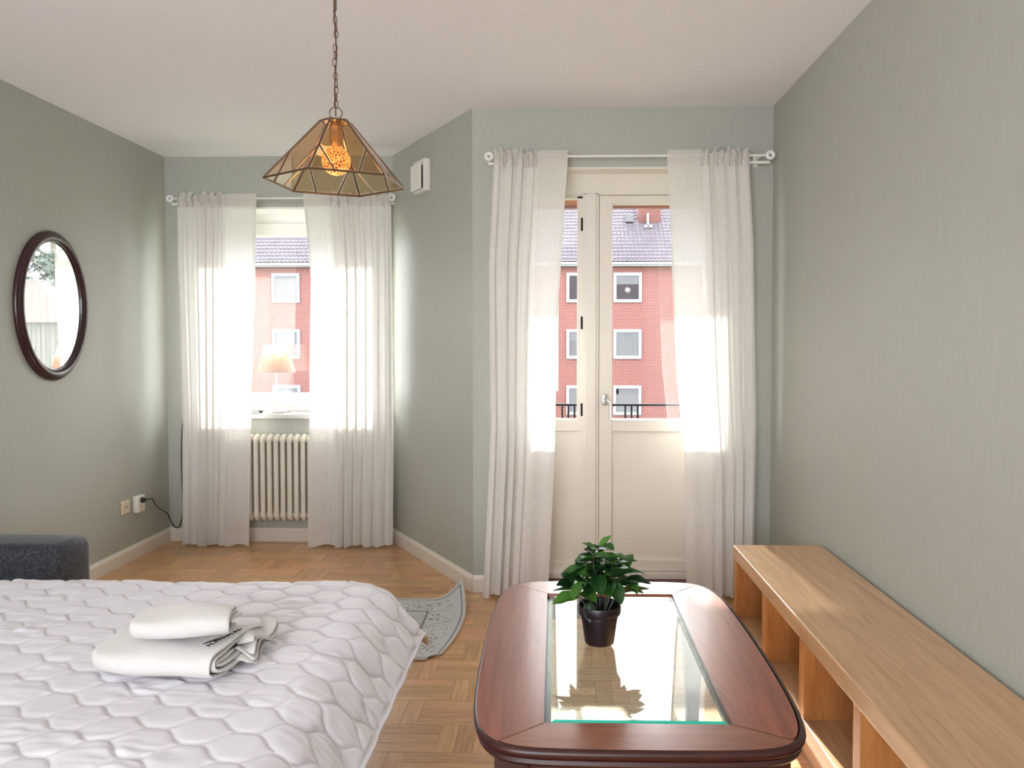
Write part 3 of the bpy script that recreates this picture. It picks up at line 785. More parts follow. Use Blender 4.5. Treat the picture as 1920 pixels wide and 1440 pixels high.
# ------------------------------------------------------------------ radiator
rad = thing('radiator', 'cream column radiator under the bay window', 'radiator', (-1.83, 5.125, 0.15))
def section_mb():
    s_ = MB()
    prof = []
    w = 0.0165
    # front and back columns, joined by rounded heads
    for yc in (-0.035, 0.035):
        n = 14; pts = [(0, yc, 0.03), (0, yc, 0.54)]
        s_.tube(pts, w, 12)
    def head(zc, up):
        pts = []
        for k in range(9):
            a = PI * k / 8; pts.append((0, -0.035 * math.cos(a) * 1.0, zc + up * 0.026 * math.sin(a)))
        s_.tube(pts, 0.0175, 12)
    head(0.535, 1); head(0.035, -1)
    return s_
sec = section_mb(); first = None
for k in range(16):
    if first is None: o = sec.build('radiator_section', M['radiator'], rad, True); first = o
    else: o = first.copy(); C.objects.link(o); o.parent = rad
    o.location = (-0.34 + 0.045 * k, 0, 0.012)
for zz in (0.70, 0.195): part(MB().tube([(-2.19, 5.125, zz), (-1.47, 5.125, zz)], 0.021, 12), 'header_pipe', M['radiator'], rad, True)
part(MB().tube([(-2.19, 5.125, 0.195), (-2.23, 5.125, 0.195), (-2.25, 5.13, 0.17), (-2.25, 5.13, 0.0)], 0.008, 8), 'supply_pipe', M['radiator'], rad, True)
for xx in (-2.05, -1.62): part(MB().box(xx, 5.14, 0.25, xx + 0.02, 5.189, 0.65), 'wall_bracket', M['radiator'], rad)

# ------------------------------------------------------------------ table lamp on the sill
LX, LY = -1.906, 5.25
lamp = thing('table_lamp', 'small table lamp with white shade glowing on the window sill', 'lamp', (LX, LY, 0.868))
part(MB().box(LX - 0.075, LY - 0.06, 0.868, LX + 0.075, LY + 0.06, 0.884, 0.002), 'base', M['steel'], lamp)
part(MB().tube([(LX, LY, 0.882), (LX, LY, 1.30)], 0.005, 10), 'pole', M['steel'], lamp, True)
V = []
for i in range(49):
    a = 2 * PI * i / 48
    for r_, z in ((0.128, 1.148), (0.080, 1.335)): V.append((LX + r_ * math.cos(a), LY + r_ * math.sin(a) * 0.85, z))
M['shade'] = sheer('lamp_shade_paper', (0.50, 0.41, 0.38), 0.01)
part(MB().add(V, grid_faces(49, 2)), 'lamp_shade', M['shade'], lamp, True)
part(MB().lathe([(0.0, 1.255), (0.013, 1.258), (0.013, 1.28), (0.024, 1.30), (0.024, 1.312), (0.014, 1.325), (0, 1.33)], 16, (LX, LY, 0)), 'light_bulb', emitter('warm_bulb', (1.0, 0.5, 0.16), 40), lamp, True)
part(MB().tube([(LX - 0.07, LY, 0.872), (LX - 0.13, LY - 0.05, 0.872), (LX - 0.2, LY - 0.03, 0.872), (LX - 0.40, LY - 0.01, 0.872)], 0.0025, 6), 'cord', M['black'], lamp)
part(MB().box(LX - 0.125, LY - 0.0, 0.872, LX - 0.095, LY + 0.02, 0.884, 0.003), 'cord_switch', M['black'], lamp)

# ------------------------------------------------------------------ sockets, cord and vent
s1 = thing('wall_socket', 'square cream two-hole socket on the left wall', 'socket', (L_, 4.64, 0.345))
part(MB().box(L_, 4.600, 0.303, L_ + 0.012, 4.681, 0.388, 0.004), 'cover_plate', M['cream_plastic'], s1)
hl = MB()
for yy in (4.630, 4.652): hl.lathe([(0.0045, L_ + 0.0121), (0.0045, L_ + 0.0135)], 10, (0, yy, 0.346), 'x')
part(hl, 'pin_hole', M['black'], s1)
s2 = thing('wall_socket', 'taller white double socket with a plug, nearer the corner', 'socket', (L_, 4.775, 0.34))
part(MB().box(L_, 4.735, 0.288, L_ + 0.035, 4.815, 0.39, 0.004), 'housing', M['white_plastic'], s2)
part(MB().lathe([(0.022, L_ + 0.0352), (0.022, L_ + 0.0365), (0.018, L_ + 0.0365), (0.018, L_ + 0.0355)], 24, (0, 4.775, 0.315), 'x'), 'outlet_ring', M['cream_plastic'], s2)
cord = thing('power_cord', 'black power cord plugged in beside the corner, rising behind the curtain', 'cord', (L_ + 0.03, 4.775, 0.36))
part(MB().lathe([(0.0, L_ + 0.0352), (0.017, L_ + 0.0352), (0.017, L_ + 0.05), (0.008, L_ + 0.062), (0.0, L_ + 0.064)], 16, (0, 4.775, 0.362), 'x'), 'plug', M['black'], cord, True)
cp = [(L_ + 0.055, 4.78, 0.362), (L_ + 0.055, 4.86, 0.352), (L_ + 0.045, 4.92, 0.305), (L_ + 0.03, 5.0, 0.26), (L_ + 0.03, 5.10, 0.205), (L_ + 0.045, 5.14, 0.12), (L_ + 0.075, 5.15, 0.097), (L_ + 0.10, 5.15, 0.14), (L_ + 0.113, 5.15, 0.25), (L_ + 0.108, 5.15, 0.6), (L_ + 0.12, 5.16, 0.83), (L_ + 0.16, 5.17, 0.86)]
def spline(p, n=8):
    out = []; p = [Vector(q) for q in p]
    for i in range(len(p) - 1):
        a, b_, c, d = p[max(i - 1, 0)], p[i], p[i + 1], p[min(i + 2, len(p) - 1)]
        for k in range(n):
            t = k / n
            out.append(0.5 * ((2 * b_) + (c - a) * t + (2 * a - 5 * b_ + 4 * c - d) * t * t + (3 * b_ - a - 3 * c + d) * t ** 3))
    out.append(p[-1]); return out
part(MB().tube(spline(cp), 0.0035, 8), 'cable', M['black'], cord, True)

vt = thing('air_vent', 'small white wall vent high on the slanted wall', 'vent', (0, 0, 0))
vp = Vector((BX, B_, 0)).lerp(Vector((DX, W_, 0)), 0.46)
vt.location = (vp.x, vp.y, 2.355)
ang = math.atan2(dv.y, dv.x)
rotm = Matrix.Rotation(ang, 3, 'Z')
b1 = MB().box(-0.085, -0.040, -0.095, 0.085, 0.0, 0.095, 0.004)
b1.v = [tuple(rotm @ Vector(p)) for p in b1.v]
# make sure the body stands on the room side
def room_side(mb):
    s_ = sum(p[0] * -dn.x + p[1] * -dn.y for p in mb.v)
    if s_ < 0: mb.v = [tuple(Vector(p) - 2 * dn * (Vector(p).dot(dn))) for p in mb.v]
    return mb
room_side(b1).build('vent_box', M['white_plastic'], vt)
b2 = MB().box(-0.080, -0.062, -0.085, 0.072, -0.052, 0.07, 0.003); b2.v = [tuple(rotm @ Vector(p)) for p in b2.v]
room_side(b2).build('front_flap', M['white_plastic'], vt)
b3 = MB().box(-0.070, -0.0525, -0.075, 0.064, -0.0395, 0.055); b3.v = [tuple(rotm @ Vector(p)) for p in b3.v]
room_side(b3).build('vent_gap', M['black'], vt)

# ------------------------------------------------------------------ oval mirror
mir = thing('wall_mirror', 'oval wall mirror with a dark mahogany frame', 'mirror', (L_, 3.99, 1.542))
RY, RZ = 0.288, 0.388
def oval_ring(prof, n=96):
    V = []
    for i in range(n + 1):
        a = 2 * PI * i / n
        for inset, hx in prof: V.append((L_ + hx, 3.99 + (RY - inset) * math.cos(a), 1.542 + (RZ - inset) * math.sin(a)))
    return MB().add(V, grid_faces(n + 1, len(prof)))
prof = [(0.0, 0.0), (-0.002, 0.012), (0.004, 0.020), (0.010, 0.021), (0.013, 0.026), (0.024, 0.034), (0.036, 0.034), (0.046, 0.027), (0.049, 0.021), (0.056, 0.019), (0.060, 0.010), (0.062, 0.004)]
part(oval_ring(prof), 'frame', M['mahogany'], mir, 50)
V = [(L_ + 0.012, 3.99 + (RY - 0.055) * math.cos(2 * PI * i / 96), 1.542 + (RZ - 0.055) * math.sin(2 * PI * i / 96)) for i in range(96)]
V2 = [(L_ + 0.002, p[1], p[2]) for p in V]
part(MB().add(V + V2, [tuple(range(96)), tuple(range(96, 192))[::-1]] + [(i, (i + 1) % 96, (i + 1) % 96 + 96, i + 96) for i in range(96)]), 'mirror_glass', M['mirror'], mir)

# ------------------------------------------------------------------ sofa (its far arm shows)
sofa = thing('sofa', 'charcoal velvet sofa, only its rounded arm showing beyond the bed', 'sofa', (-2.25, 2.3, 0))
def soft_box(mb, x0, y0, z0, x1, y1, z1, r, seg=5):
    bm = bmesh.new(); bmesh.ops.create_cube(bm, size=1.0)
    for p in bm.verts: p.co = Vector(((x0 + x1) / 2 + p.co.x * (x1 - x0), (y0 + y1) / 2 + p.co.y * (y1 - y0), (z0 + z1) / 2 + p.co.z * (z1 - z0)))
    bmesh.ops.bevel(bm, geom=bm.edges[:], offset=r, segments=seg, affect='EDGES', profile=0.5)
    bm.verts.index_update(); v = [tuple(p.co) for p in bm.verts]; f = [tuple(q.index for q in t.verts) for t in bm.faces]; bm.free()
    return mb.add(v, f)
part(soft_box(MB(), -2.60, 2.88, 0.08, -1.885, 3.10, 0.575, 0.045), 'armrest', M['velvet'], sofa, True)
part(soft_box(MB(), -2.60, 1.45, 0.08, -1.99, 1.65, 0.575, 0.05), 'armrest', M['velvet'], sofa, True)
part(soft_box(MB(), -2.40, 1.66, 0.28, -2.0, 2.87, 0.42, 0.04), 'seat_cushion', M['velvet'], sofa, True)
part(soft_box(MB(), -2.60, 1.66, 0.10, -2.40, 2.87, 0.50, 0.05), 'backrest', M['velvet'], sofa, True)
part(MB().box(-2.58, 1.66, 0.08, -2.01, 2.87, 0.28), 'base', M['velvet'], sofa)
for xx in (-2.52, -2.04):
    for yy in (1.52, 3.02): part(MB().lathe([(0.018, 0.0), (0.024, 0.082)], 12, (xx, yy, 0)), 'leg', M['black'], sofa)

# ------------------------------------------------------------------ rug with a curled corner
rug = thing('rug', 'grey patterned runner rug with one curled corner, beyond the bed', 'rug', (-1.2, 3.63, 0))
RX1_, RY0_, RY1_ = -0.455, 3.235, 4.005
nx_, ny_ = 151, 78
V = []; UV = []
for i in range(nx_):
    for j in range(ny_):
        u, w = i * 0.01, j * 0.01    # u from the left end
        x, y = RX1_ - 1.5 + u, RY0_ + w
        du, dw = 1.5 - u, 0.77 - w
        # curl of the far right corner
        k = max(0.0, 1 - (du * 0.9 + dw * 0.6) / 0.17)
        z = 0.006 + 0.115 * k ** 1.9
        x -= 0.03 * k ** 2; y -= 0.0 * k
        # chipped near right corner
        c_ = max(0.0, 0.06 - (du + w)); x -= c_ * 0.55; y += c_ * 0.5
        x += 0.018 * math.sin((w / 0.77) * PI) * (u / 1.5) ** 4 - 0.05 * (1 - w / 0.77) ** 3 * (u / 1.5) ** 8
        V.append((x, y, z)); UV.append((u, w))
rb = part(MB().add(V, grid_faces(nx_, ny_)), 'pile', M['rug'], rug, True)
uvl = rb.data.uv_layers.new(name='UVMap')
for lp in rb.data.loops: uvl.data[lp.index].uv = UV[lp.vertex_index]
md = rb.modifiers.new('thickness', 'SOLIDIFY'); md.thickness = 0.005; md.offset = -1
def edge_pts():
    idx = [(i, 0) for i in range(0, nx_, 3)] + [(nx_ - 1, j) for j in range(0, ny_, 3)] + [(i, ny_ - 1) for i in range(nx_ - 1, -1, -3)] + [(0, j) for j in range(ny_ - 1, 0, -3)]
    return [V[i * ny_ + j] for i, j in idx]
part(MB().tube([(p[0], p[1], p[2] - 0.001) for p in edge_pts()], 0.005, 6, closed=True), 'binding', M['rug_binding'], rug, True)

# ------------------------------------------------------------------ bed and quilted bedspread
bed = thing('bed', 'low bed hidden under the quilted bedspread', 'bed', (-1.4, 1.55, 0))
part(soft_box(MB(), -1.90, 0.62, 0.30, -0.66, 2.44, 0.535, 0.05), 'mattress', M['mattress'], bed, True)
part(MB().box(-1.88, 0.66, 0.14, -0.74, 2.38, 0.30, 0.01), 'bed_base', M['mattress'], bed)
for xx in (-1.8, -0.8):
    for yy in (0.75, 2.28): part(MB().lathe([(0.02, 0), (0.028, 0.14)], 14, (xx, yy, 0)), 'leg', M['black'], bed)

def quilt():
    KX0, KX1, KY0, KY1 = -1.83, -0.70, 0.70, 2.39
    r = 0.10; smax = 0.235
    step = 0.0046
    us = np.arange(KX0 - r, KX1 + r + smax + 1e-6, step); vs = np.arange(KY0 - r - 0.1, KY1 + r + smax + 1e-6, step)
    U, Vv = np.meshgrid(us, vs, indexing='ij')
    QX = np.clip(U, KX0, KX1); QY = np.clip(Vv, KY0, KY1)
    D = np.hypot(U - QX, Vv - QY); Dn = np.where(D < 1e-9, 1, D)
    NX, NY = (U - QX) / Dn, (Vv - QY) / Dn
    s = np.maximum(D - r, 0)
    # profile: angle grows to phi over 0.09 m
    ss = np.linspace(0, 0.6, 1201); 
    phi = math.radians(50) * np.clip(ss / 0.10, 0, 1) ** 1.2
    hz = np.concatenate([[0], np.cumsum(np.cos(phi[:-1])) * (ss[1] - ss[0])]); dp = np.concatenate([[0], np.cumsum(np.sin(phi[:-1])) * (ss[1] - ss[0])])
    Hh = np.interp(s, ss, hz); Dd = np.interp(s, ss, dp)
    X = np.where(D > r, QX + NX * (r + Hh), U); Y = np.where(D > r, QY + NY * (r + Hh), Vv); Z = 0.556 - Dd
    PHI = np.interp(s, ss, phi)
    nrm = np.stack([NX * np.sin(PHI), NY * np.sin(PHI), np.cos(PHI)], -1)
    # stitched ogee cells
    rng = np.random.RandomState(4)
    def noise(a, b, n=14, f=1.0):
        o = np.zeros_like(a)
        for k in range(n):
            fx, fy = rng.normal(0, f, 2); o += np.sin(a * fx + b * fy + rng.rand() * 6.28)
        return o / math.sqrt(n)
    wu = U + 0.006 * noise(U, Vv, 8, 9.0) + 0.10 * Vv; wv = Vv + 0.005 * noise(U, Vv, 8, 9.0) + 0.0 * U
    Px, Py = 0.190, 0.112
    w_ = np.cos(2 * PI * wu / Px); wave = np.tanh(1.7 * w_) / math.tanh(1.7)
    best = np.full_like(U, 9.0)
    jj = np.floor(wv / (Py / 2))
    for dj in (-2, -1, 0, 1, 2):
        j = jj + dj; sgn = np.where(np.mod(j, 2) == 0, 1.0, -1.0)
        seam = j * Py / 2 + sgn * Py * 0.235 * wave
        slope = sgn * Py * 0.235 * (1 - np.tanh(1.7 * w_) ** 2) * 1.7 * -np.sin(2 * PI * wu / Px) * 2 * PI / Px
        best = np.minimum(best, np.abs(wv - seam) / np.sqrt(1 + slope ** 2))
    puff = 0.0050 * (1 - np.exp(-(best / 0.0085))) 
    stitch = 0.0030 * np.exp(-(best / 0.0026) ** 2)
    # fine puckers drawn from the seams, running mostly along x
    rid = noise(U * 0.35 + Vv * 0.25, Vv, 22, 190.0)
    rid2 = noise(U * 0.45 - Vv * 0.2, Vv, 18, 120.0)
    soft_ = noise(U, Vv, 16, 14.0)
    amp = 0.5 + 0.5 * np.clip(noise(U, Vv, 8, 16.0), -1, 1)
    h = puff - stitch + (0.0012 * rid + 0.0028 * rid2) * amp * np.clip(best / 0.01, 0.15, 1) + 0.0025 * soft_
    # tension folds towards the hanging corner
    ang = np.arctan2(U - (KX1 - 0.15), Vv - (KY1 - 0.35))
    tw = np.clip((s - 0.0) / 0.10, 0, 1)
    h = h + tw * 0.006 * np.sin(Vv * 34 + 1.2 * np.sin(U * 6)) * np.where(NX > 0.6, 1, 0.4)
    h = h * np.where(s > smax - 0.012, 0.55, 1.0)
    X = X + nrm[..., 0] * h; Y = Y + nrm[..., 1] * h; Z = Z + nrm[..., 2] * h
    co = np.stack([X, Y, Z], -1).reshape(-1, 3)
    nu, nv = U.shape
    i, j = np.meshgrid(np.arange(nu - 1), np.arange(nv - 1), indexing='ij')
    a = (i * nv + j).ravel(); fcs = np.stack([a, a + nv, a + nv + 1, a + 1], -1)
    # drop quads off the cloth (rounded corner)
    me = bpy.data.meshes.new('bedspread')
    me.vertices.add(len(co)); me.vertices.foreach_set('co', co.ravel().astype(np.float32))
    me.loops.add(fcs.size); me.loops.foreach_set('vertex_index', fcs.ravel().astype(np.int32))
    me.polygons.add(len(fcs)); me.polygons.foreach_set('loop_start', np.arange(0, fcs.size, 4, dtype=np.int32))
    me.update(calc_edges=True); me.validate()
    for p in me.polygons: p.use_smooth = True
    me.materials.append(M['quilt'])
    o = bpy.data.objects.new('bedspread', me); C.objects.link(o)
    md = o.modifiers.new('thickness', 'SOLIDIFY'); md.thickness = 0.009; md.offset = -1
    tag(o, 'white quilted bedspread with wavy stitched cells covering the bed', 'bedspread')
    # bound hem
    e = [tuple(co[(nu - 1) * nv + k] - np.array([0, 0, 0.004])) for k in range(0, nv, 3)] + [tuple(co[k * nv + nv - 1] - np.array([0, 0, 0.004])) for k in range(nu - 1, 0, -3)]
    MB().tube(e, 0.0065, 8).build('hem', M['quilt'], o, True)
quilt()

# ------------------------------------------------------------------ towels
def flat_spiral(hw, hh, turns, gap, e_=0.55, n=28):
    """closed-ish flattened spiral in (y, z); starts outside at the bottom front"""
    pts = []
    total = int(turns * n)
    for k in range(total + 1):
        a = -PI * 0.35 - 2 * PI * k / n
        t = k / n
        w, h = max(hw - gap * t, 0.02), max(hh - gap * t, 0.006)
        ca, sa = math.cos(a), math.sin(a)
        e = e_
        pts.append((w * math.copysign(abs(ca) ** e, ca), h * math.copysign(abs(sa) ** 0.75, sa)))
    return pts
def towel(name, label, loc, rotz, length, hw, hh, turns, gap, seed, lean=0.0, e_=0.55):
    rnd = random.Random(seed); t = thing(name, label, 'towel', loc)
    t.rotation_euler = (0, 0, rotz)
    sp = flat_spiral(hw, hh, turns, gap, e_)
    V = []; nl = 26
    ph = [rnd.random() * 6.28 for _ in range(5)]
    for i in range(nl):
        x = -length / 2 + length * i / (nl - 1)
        e = abs(2 * i / (nl - 1) - 1)
        sq = 1 - 0.16 * e ** 6 if i < nl / 2 else 1 - 0.05 * e ** 8
        for k, (yy, zz) in enumerate(sp):
            f_ = k / len(sp)
            wob = 0.0035 * math.sin(x * 31 + ph[0] + zz * 40) + 0.003 * math.sin(yy * 45 + ph[1] + x * 19)
            xo = 0.010 * f_ * (1 if i > nl / 2 else 0) * math.sin(f_ * 9 + ph[2]) + (0.012 * math.sin(2.3 * f_ * 6.28 + ph[3]) if i == nl - 1 else 0)
            V.append((x + xo, yy * sq + wob * 0.6 + lean * x, hh + zz * sq + wob * (1 if zz > 0 else 0.15)))
    o = MB().add(V, grid_faces(nl, len(sp))).build('cloth', M['terry'], t, True)
    md = o.modifiers.new('thickness', 'SOLIDIFY'); md.thickness = 0.007; md.offset = -1
    md = o.modifiers.new('smooth', 'SUBSURF'); md.levels = 1; md.render_levels = 1
    return t, o, sp
tw1, c1, sp1 = towel('folded_towel', 'larger folded white towel lying under the rolled one', (-0.925, 1.862, 0.567), math.radians(-3), 0.32, 0.135, 0.040, 2.6, 0.0125, 21, -0.05)
tw2, c2, sp2 = towel('rolled_towel', 'smaller rolled white towel on top of the folded one', (-0.892, 1.832, 0.648), math.radians(6), 0.215, 0.072, 0.034, 2.8, 0.0110, 22, 0.05, 0.8)
# loose ends of the folded towel fanning out at its right end
fl = MB()
for q in range(4):
    V = []
    for i in range(12):
        s_ = i / 11
        for j in range(9):
            w = j / 8
            V.append((0.145 + 0.045 * s_ + 0.008 * math.sin(w * 7 + q), -0.03 + 0.155 * w + 0.01 * q, 0.018 + 0.014 * q + 0.012 * math.sin(w * 8 + q * 1.7 + s_ * 2) - 0.010 * s_))
    fl.add(V, grid_faces(12, 9))
o = fl.build('loose_fold', M['terry'], tw1, True)
md = o.modifiers.new('thickness', 'SOLIDIFY'); md.thickness = 0.005
# black printed emblem and lettering on the towel end, partly hidden in the folds
pr = MB()
for k in range(4):
    pts = [(0.112 + 0.004 * k + 0.020 * s_ - 0.008 * s_ * s_, -0.095 + 0.030 * s_ + 0.006 * k, 0) for s_ in (0, 0.25, 0.5, 0.75, 1)]
    pts = [(a, b_, 0.0815 + 0.0015) for a, b_, c in pts]
    pr.tube(pts, [0.0006, 0.0017, 0.002, 0.0014, 0.0005], 5)
rn = random.Random(8)
for k in range(9):
    bx_, by_ = 0.128 + 0.0032 * k, -0.102 + 0.0125 * k
    pr.tube([(bx_ - 0.005, by_, 0.083), (bx_ + 0.005, by_ - 0.003, 0.083)], 0.0012, 5)
    pr.tube([(bx_ + 0.005 * rn.uniform(-1, 1), by_, 0.083), (bx_ + 0.004, by_ + 0.007, 0.083)], 0.0012, 5)
pr.build('printed_emblem', M['print'], tw1)['label'] = 'black printed emblem and lettering'

# ------------------------------------------------------------------ coffee table
tab = thing('coffee_table', 'reddish brown wooden coffee table with rounded corners and clear glass centre', 'table', (0.186, 2.167, 0))
TC = (0.190, 2.167); THX, THY, TZ = 0.392, 0.583, 0.50
def outline(inset, n=160, e=8.0):
    a_, b_ = THX - inset, THY - inset; out = []
    for k in range(n):
        t = 2 * PI * (k + 0.5) / n; c, s_ = math.cos(t), math.sin(t)
        m = (abs(c) ** e + abs(s_) ** e) ** (-1 / e)
        r_ = m
        x, y = c * r_, s_ * r_
        # gentle bow: shrink towards corners
        out.append((TC[0] + a_ * x * (1 - 0.055 * y * y), TC[1] + b_ * y * (1 - 0.02 * x * x)))
    return out
def layered(mb, prof, n=160):
    V = []; 
    for inset, z in prof: V += [(x, y, z) for x, y in outline(inset, n)]
    F = []
    for i in range(len(prof) - 1):
        for k in range(n): F.append((i * n + k, i * n + (k + 1) % n, (i + 1) * n + (k + 1) % n, (i + 1) * n + k))
    return mb.add(V, F)
GX0, GX1, GY0, GY1 = -0.020, 0.402, 1.708, 2.602
o_in = outline(0.012)
def side_of(p):
    # mitre lines from the glass corners to the outer corners
    dx, dy = (p[0] - TC[0]), (p[1] - TC[1])
    corner = {(-1, -1): (GX0, GY0), (1, -1): (GX1, GY0), (1, 1): (GX1, GY1), (-1, 1): (GX0, GY1)}[(1 if dx > 0 else -1, 1 if dy > 0 else -1)]
    qx, qy = abs(p[0] - corner[0]), abs(p[1] - corner[1])
    ox, oy = p[0] - corner[0], p[1] - corner[1]
    out_x = (ox > 0) == (dx > 0); out_y = (oy > 0) == (dy > 0)
    if out_y and not out_x: return 'far' if dy > 0 else 'near'
    if out_x and not out_y: return 'right' if dx > 0 else 'left'
    if qy >= qx * 0.80: return 'far' if dy > 0 else 'near'
    return 'right' if dx > 0 else 'left'
ZT, ZB_ = TZ, TZ - 0.022
sides = {'far': ((GX1, GY1), (GX0, GY1)), 'near': ((GX0, GY0), (GX1, GY0)), 'left': ((GX0, GY1), (GX0, GY0)), 'right': ((GX1, GY0), (GX1, GY1))}
lab = [side_of(p) for p in o_in]
for nm, (ga, gb) in sides.items():
    idx = [i for i in range(len(o_in)) if lab[i] == nm]
    # rotate so that indices are contiguous
    st = next(i for i in idx if lab[i - 1] != nm); seq = []
    i = st
    while lab[i % len(o_in)] == nm: seq.append(o_in[i % len(o_in)]); i += 1
    seq.append(o_in[i % len(o_in)])
    # orient: polygon = outer arc + inner edge reversed
    d1 = (Vector(seq[-1]) - Vector(ga)).length + (Vector(seq[0]) - Vector(gb)).length
    d2 = (Vector(seq[-1]) - Vector(gb)).length + (Vector(seq[0]) - Vector(ga)).length
    poly = seq + ([ga, gb] if d1 < d2 else [gb, ga])
    bmx = MB().prism(poly, ZB_, ZT)
    if nm in ('left', 'right'):
        # local axes so that the grain runs along the board
        cx_, cy_ = TC
        bmx.v = [((p[1] - cy_), -(p[0] - cx_), p[2]) for p in bmx.v]
        o = bmx.build('top_board', M['cherry'], tab); o.rotation_euler = (0, 0, PI / 2)
        o.location = (0, 0, 0)
    else:
        part(bmx, 'top_board', M['cherry'], tab)
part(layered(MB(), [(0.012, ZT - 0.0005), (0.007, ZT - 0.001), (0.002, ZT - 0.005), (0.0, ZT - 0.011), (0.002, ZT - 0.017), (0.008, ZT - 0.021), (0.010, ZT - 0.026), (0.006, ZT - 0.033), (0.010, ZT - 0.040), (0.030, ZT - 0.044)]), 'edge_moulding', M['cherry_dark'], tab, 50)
# apron under the frame, ledge under the glass, legs
ap = MB(); n = 120
oa, ob = outline(0.060, n), outline(0.080, n)
V = [(x, y, z) for z in (0.39, 0.462) for x, y in oa] + [(x, y, z) for z in (0.39, 0.462) for x, y in ob]
F = []
for k in range(n):
    k2 = (k + 1) % n
    F += [(k, k2, n + k2, n + k), (2 * n + k, 3 * n + k, 3 * n + k2, 2 * n + k2), (k, 2 * n + k, 2 * n + k2, k2), (n + k, n + k2, 3 * n + k2, 3 * n + k)]
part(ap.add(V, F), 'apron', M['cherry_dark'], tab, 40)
lg = MB()
t_ = 0.012
lg.box(GX0 - 0.02, GY0 - 0.02, 0.474, GX0 + t_, GY1 + 0.02, 0.486).box(GX1 - t_, GY0 - 0.02, 0.474, GX1 + 0.02, GY1 + 0.02, 0.486).box(GX0, GY0 - 0.02, 0.474, GX1, GY0 + t_, 0.486).box(GX0, GY1 - t_, 0.474, GX1, GY1 + 0.02, 0.486)
part(lg, 'glass_ledge', M['cherry_dark'], tab)
for sx in (-1, 1):
    for sy in (-1, 1):
        px_, py_ = TC[0] + sx * 0.285, TC[1] + sy * 0.475
        V = []
        for z, w in ((0, 0.019), (0.12, 0.021), (0.30, 0.030), (0.40, 0.036), (0.468, 0.036)):
            V += [(px_ - w, py_ - w, z), (px_ + w, py_ - w, z), (px_ + w, py_ + w, z), (px_ - w, py_ + w, z)]
        F = [(0, 3, 2, 1), (16, 17, 18, 19)] + [(i * 4 + k, i * 4 + (k + 1) % 4, i * 4 + 4 + (k + 1) % 4, i * 4 + 4 + k) for i in range(4) for k in range(4)]
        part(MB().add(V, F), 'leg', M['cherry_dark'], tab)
g = MB(); bv = 0.022
x0, x1, y0, y1 = GX0 + 0.001, GX1 - 0.001, GY0 + 0.001, GY1 - 0.001
g.add([(x0 + bv, y0 + bv, 0.4975), (x1 - bv, y0 + bv, 0.4975), (x1 - bv, y1 - bv, 0.4975), (x0 + bv, y1 - bv, 0.4975),
       (x0, y0, 0.4935), (x1, y0, 0.4935), (x1, y1, 0.4935), (x0, y1, 0.4935), (x0, y0, 0.487), (x1, y0, 0.487), (x1, y1, 0.487), (x0, y1, 0.487)],
      [(0, 1, 2, 3), (0, 4, 5, 1), (1, 5, 6, 2), (2, 6, 7, 3), (3, 7, 4, 0), (11, 10, 9, 8)])
gl = part(g, 'glass_insert', M['table_glass'], tab)
e = part(MB().add([(x0 + 0.012, y0, 0.4870), (x1 - 0.012, y0, 0.4870), (x1, y0, 0.4935), (x0, y0, 0.4935), (x0 + 0.020, y0 + 0.019, 0.4974), (x1 - 0.020, y0 + 0.019, 0.4974)], [(0, 1, 2, 3), (3, 2, 5, 4)]), 'glass_edge', M['green_edge'], gl)
e['label'] = 'emerald green near edge of the glass'

# ------------------------------------------------------------------ potted plant
PX_, PY_, PZ_ = 0.128, 2.185, 0.4978
pl = thing('potted_plant', 'small glossy green plant in a dark aubergine pot', 'plant', (PX_, PY_, PZ_))
part(MB().lathe([(0.0, PZ_), (0.040, PZ_), (0.042, PZ_ + 0.003), (0.053, PZ_ + 0.082), (0.0585, PZ_ + 0.083), (0.0605, PZ_ + 0.086), (0.0615, PZ_ + 0.106), (0.060, PZ_ + 0.110), (0.0575, PZ_ + 0.108), (0.054, PZ_ + 0.085), (0.0535, PZ_ + 0.076)], 40, (PX_, PY_, 0)), 'pot', M['pot'], pl, True)
part(MB().lathe([(0.0, PZ_ + 0.084), (0.03, PZ_ + 0.083), (0.0535, PZ_ + 0.080), (0.0535, PZ_ + 0.074)], 24, (PX_, PY_, 0)), 'soil', M['soil'], pl, True)
def leaf_mesh(L, Wd, cup, bend, name):
    V = []; nl, nw = 9, 7
    for i in range(nl):
        t = i / (nl - 1)
        w = Wd * math.sin(PI * min(1, t ** 0.85 * 0.985 + 0.01)) ** 0.75
        for j in range(nw):
            s_ = -1 + 2 * j / (nw - 1)
            V.append((t * L, s_ * w / 2, cup * abs(s_) * w - bend * t * t * L + 0.0015 * math.sin(t * 14) * abs(s_)))
    mb = MB().add(V, grid_faces(nl, nw)); me = mb.mesh(name); me.materials.append(M['leaf']); soft(me, 80); return me
LM = [leaf_mesh(0.082, 0.054, 0.22, 0.10, 'leaf'), leaf_mesh(0.072, 0.048, 0.28, 0.1, 'leaf'), leaf_mesh(0.062, 0.042, 0.15, 0.20, 'leaf'), leaf_mesh(0.040, 0.016, 0.4, 0.1, 'leaf')]
rn = random.Random(77)
stems = [(-0.075, -0.01, 0.155, 0), (-0.045, 0.03, 0.215, 0), (-0.02, -0.025, 0.250, 0), (0.005, 0.02, 0.255, 0), (0.035, -0.015, 0.215, 0), (0.070, 0.01, 0.180, 0), (0.055, 0.035, 0.21, 0), (-0.02, 0.035, 0.235, 0)]
sm = MB()
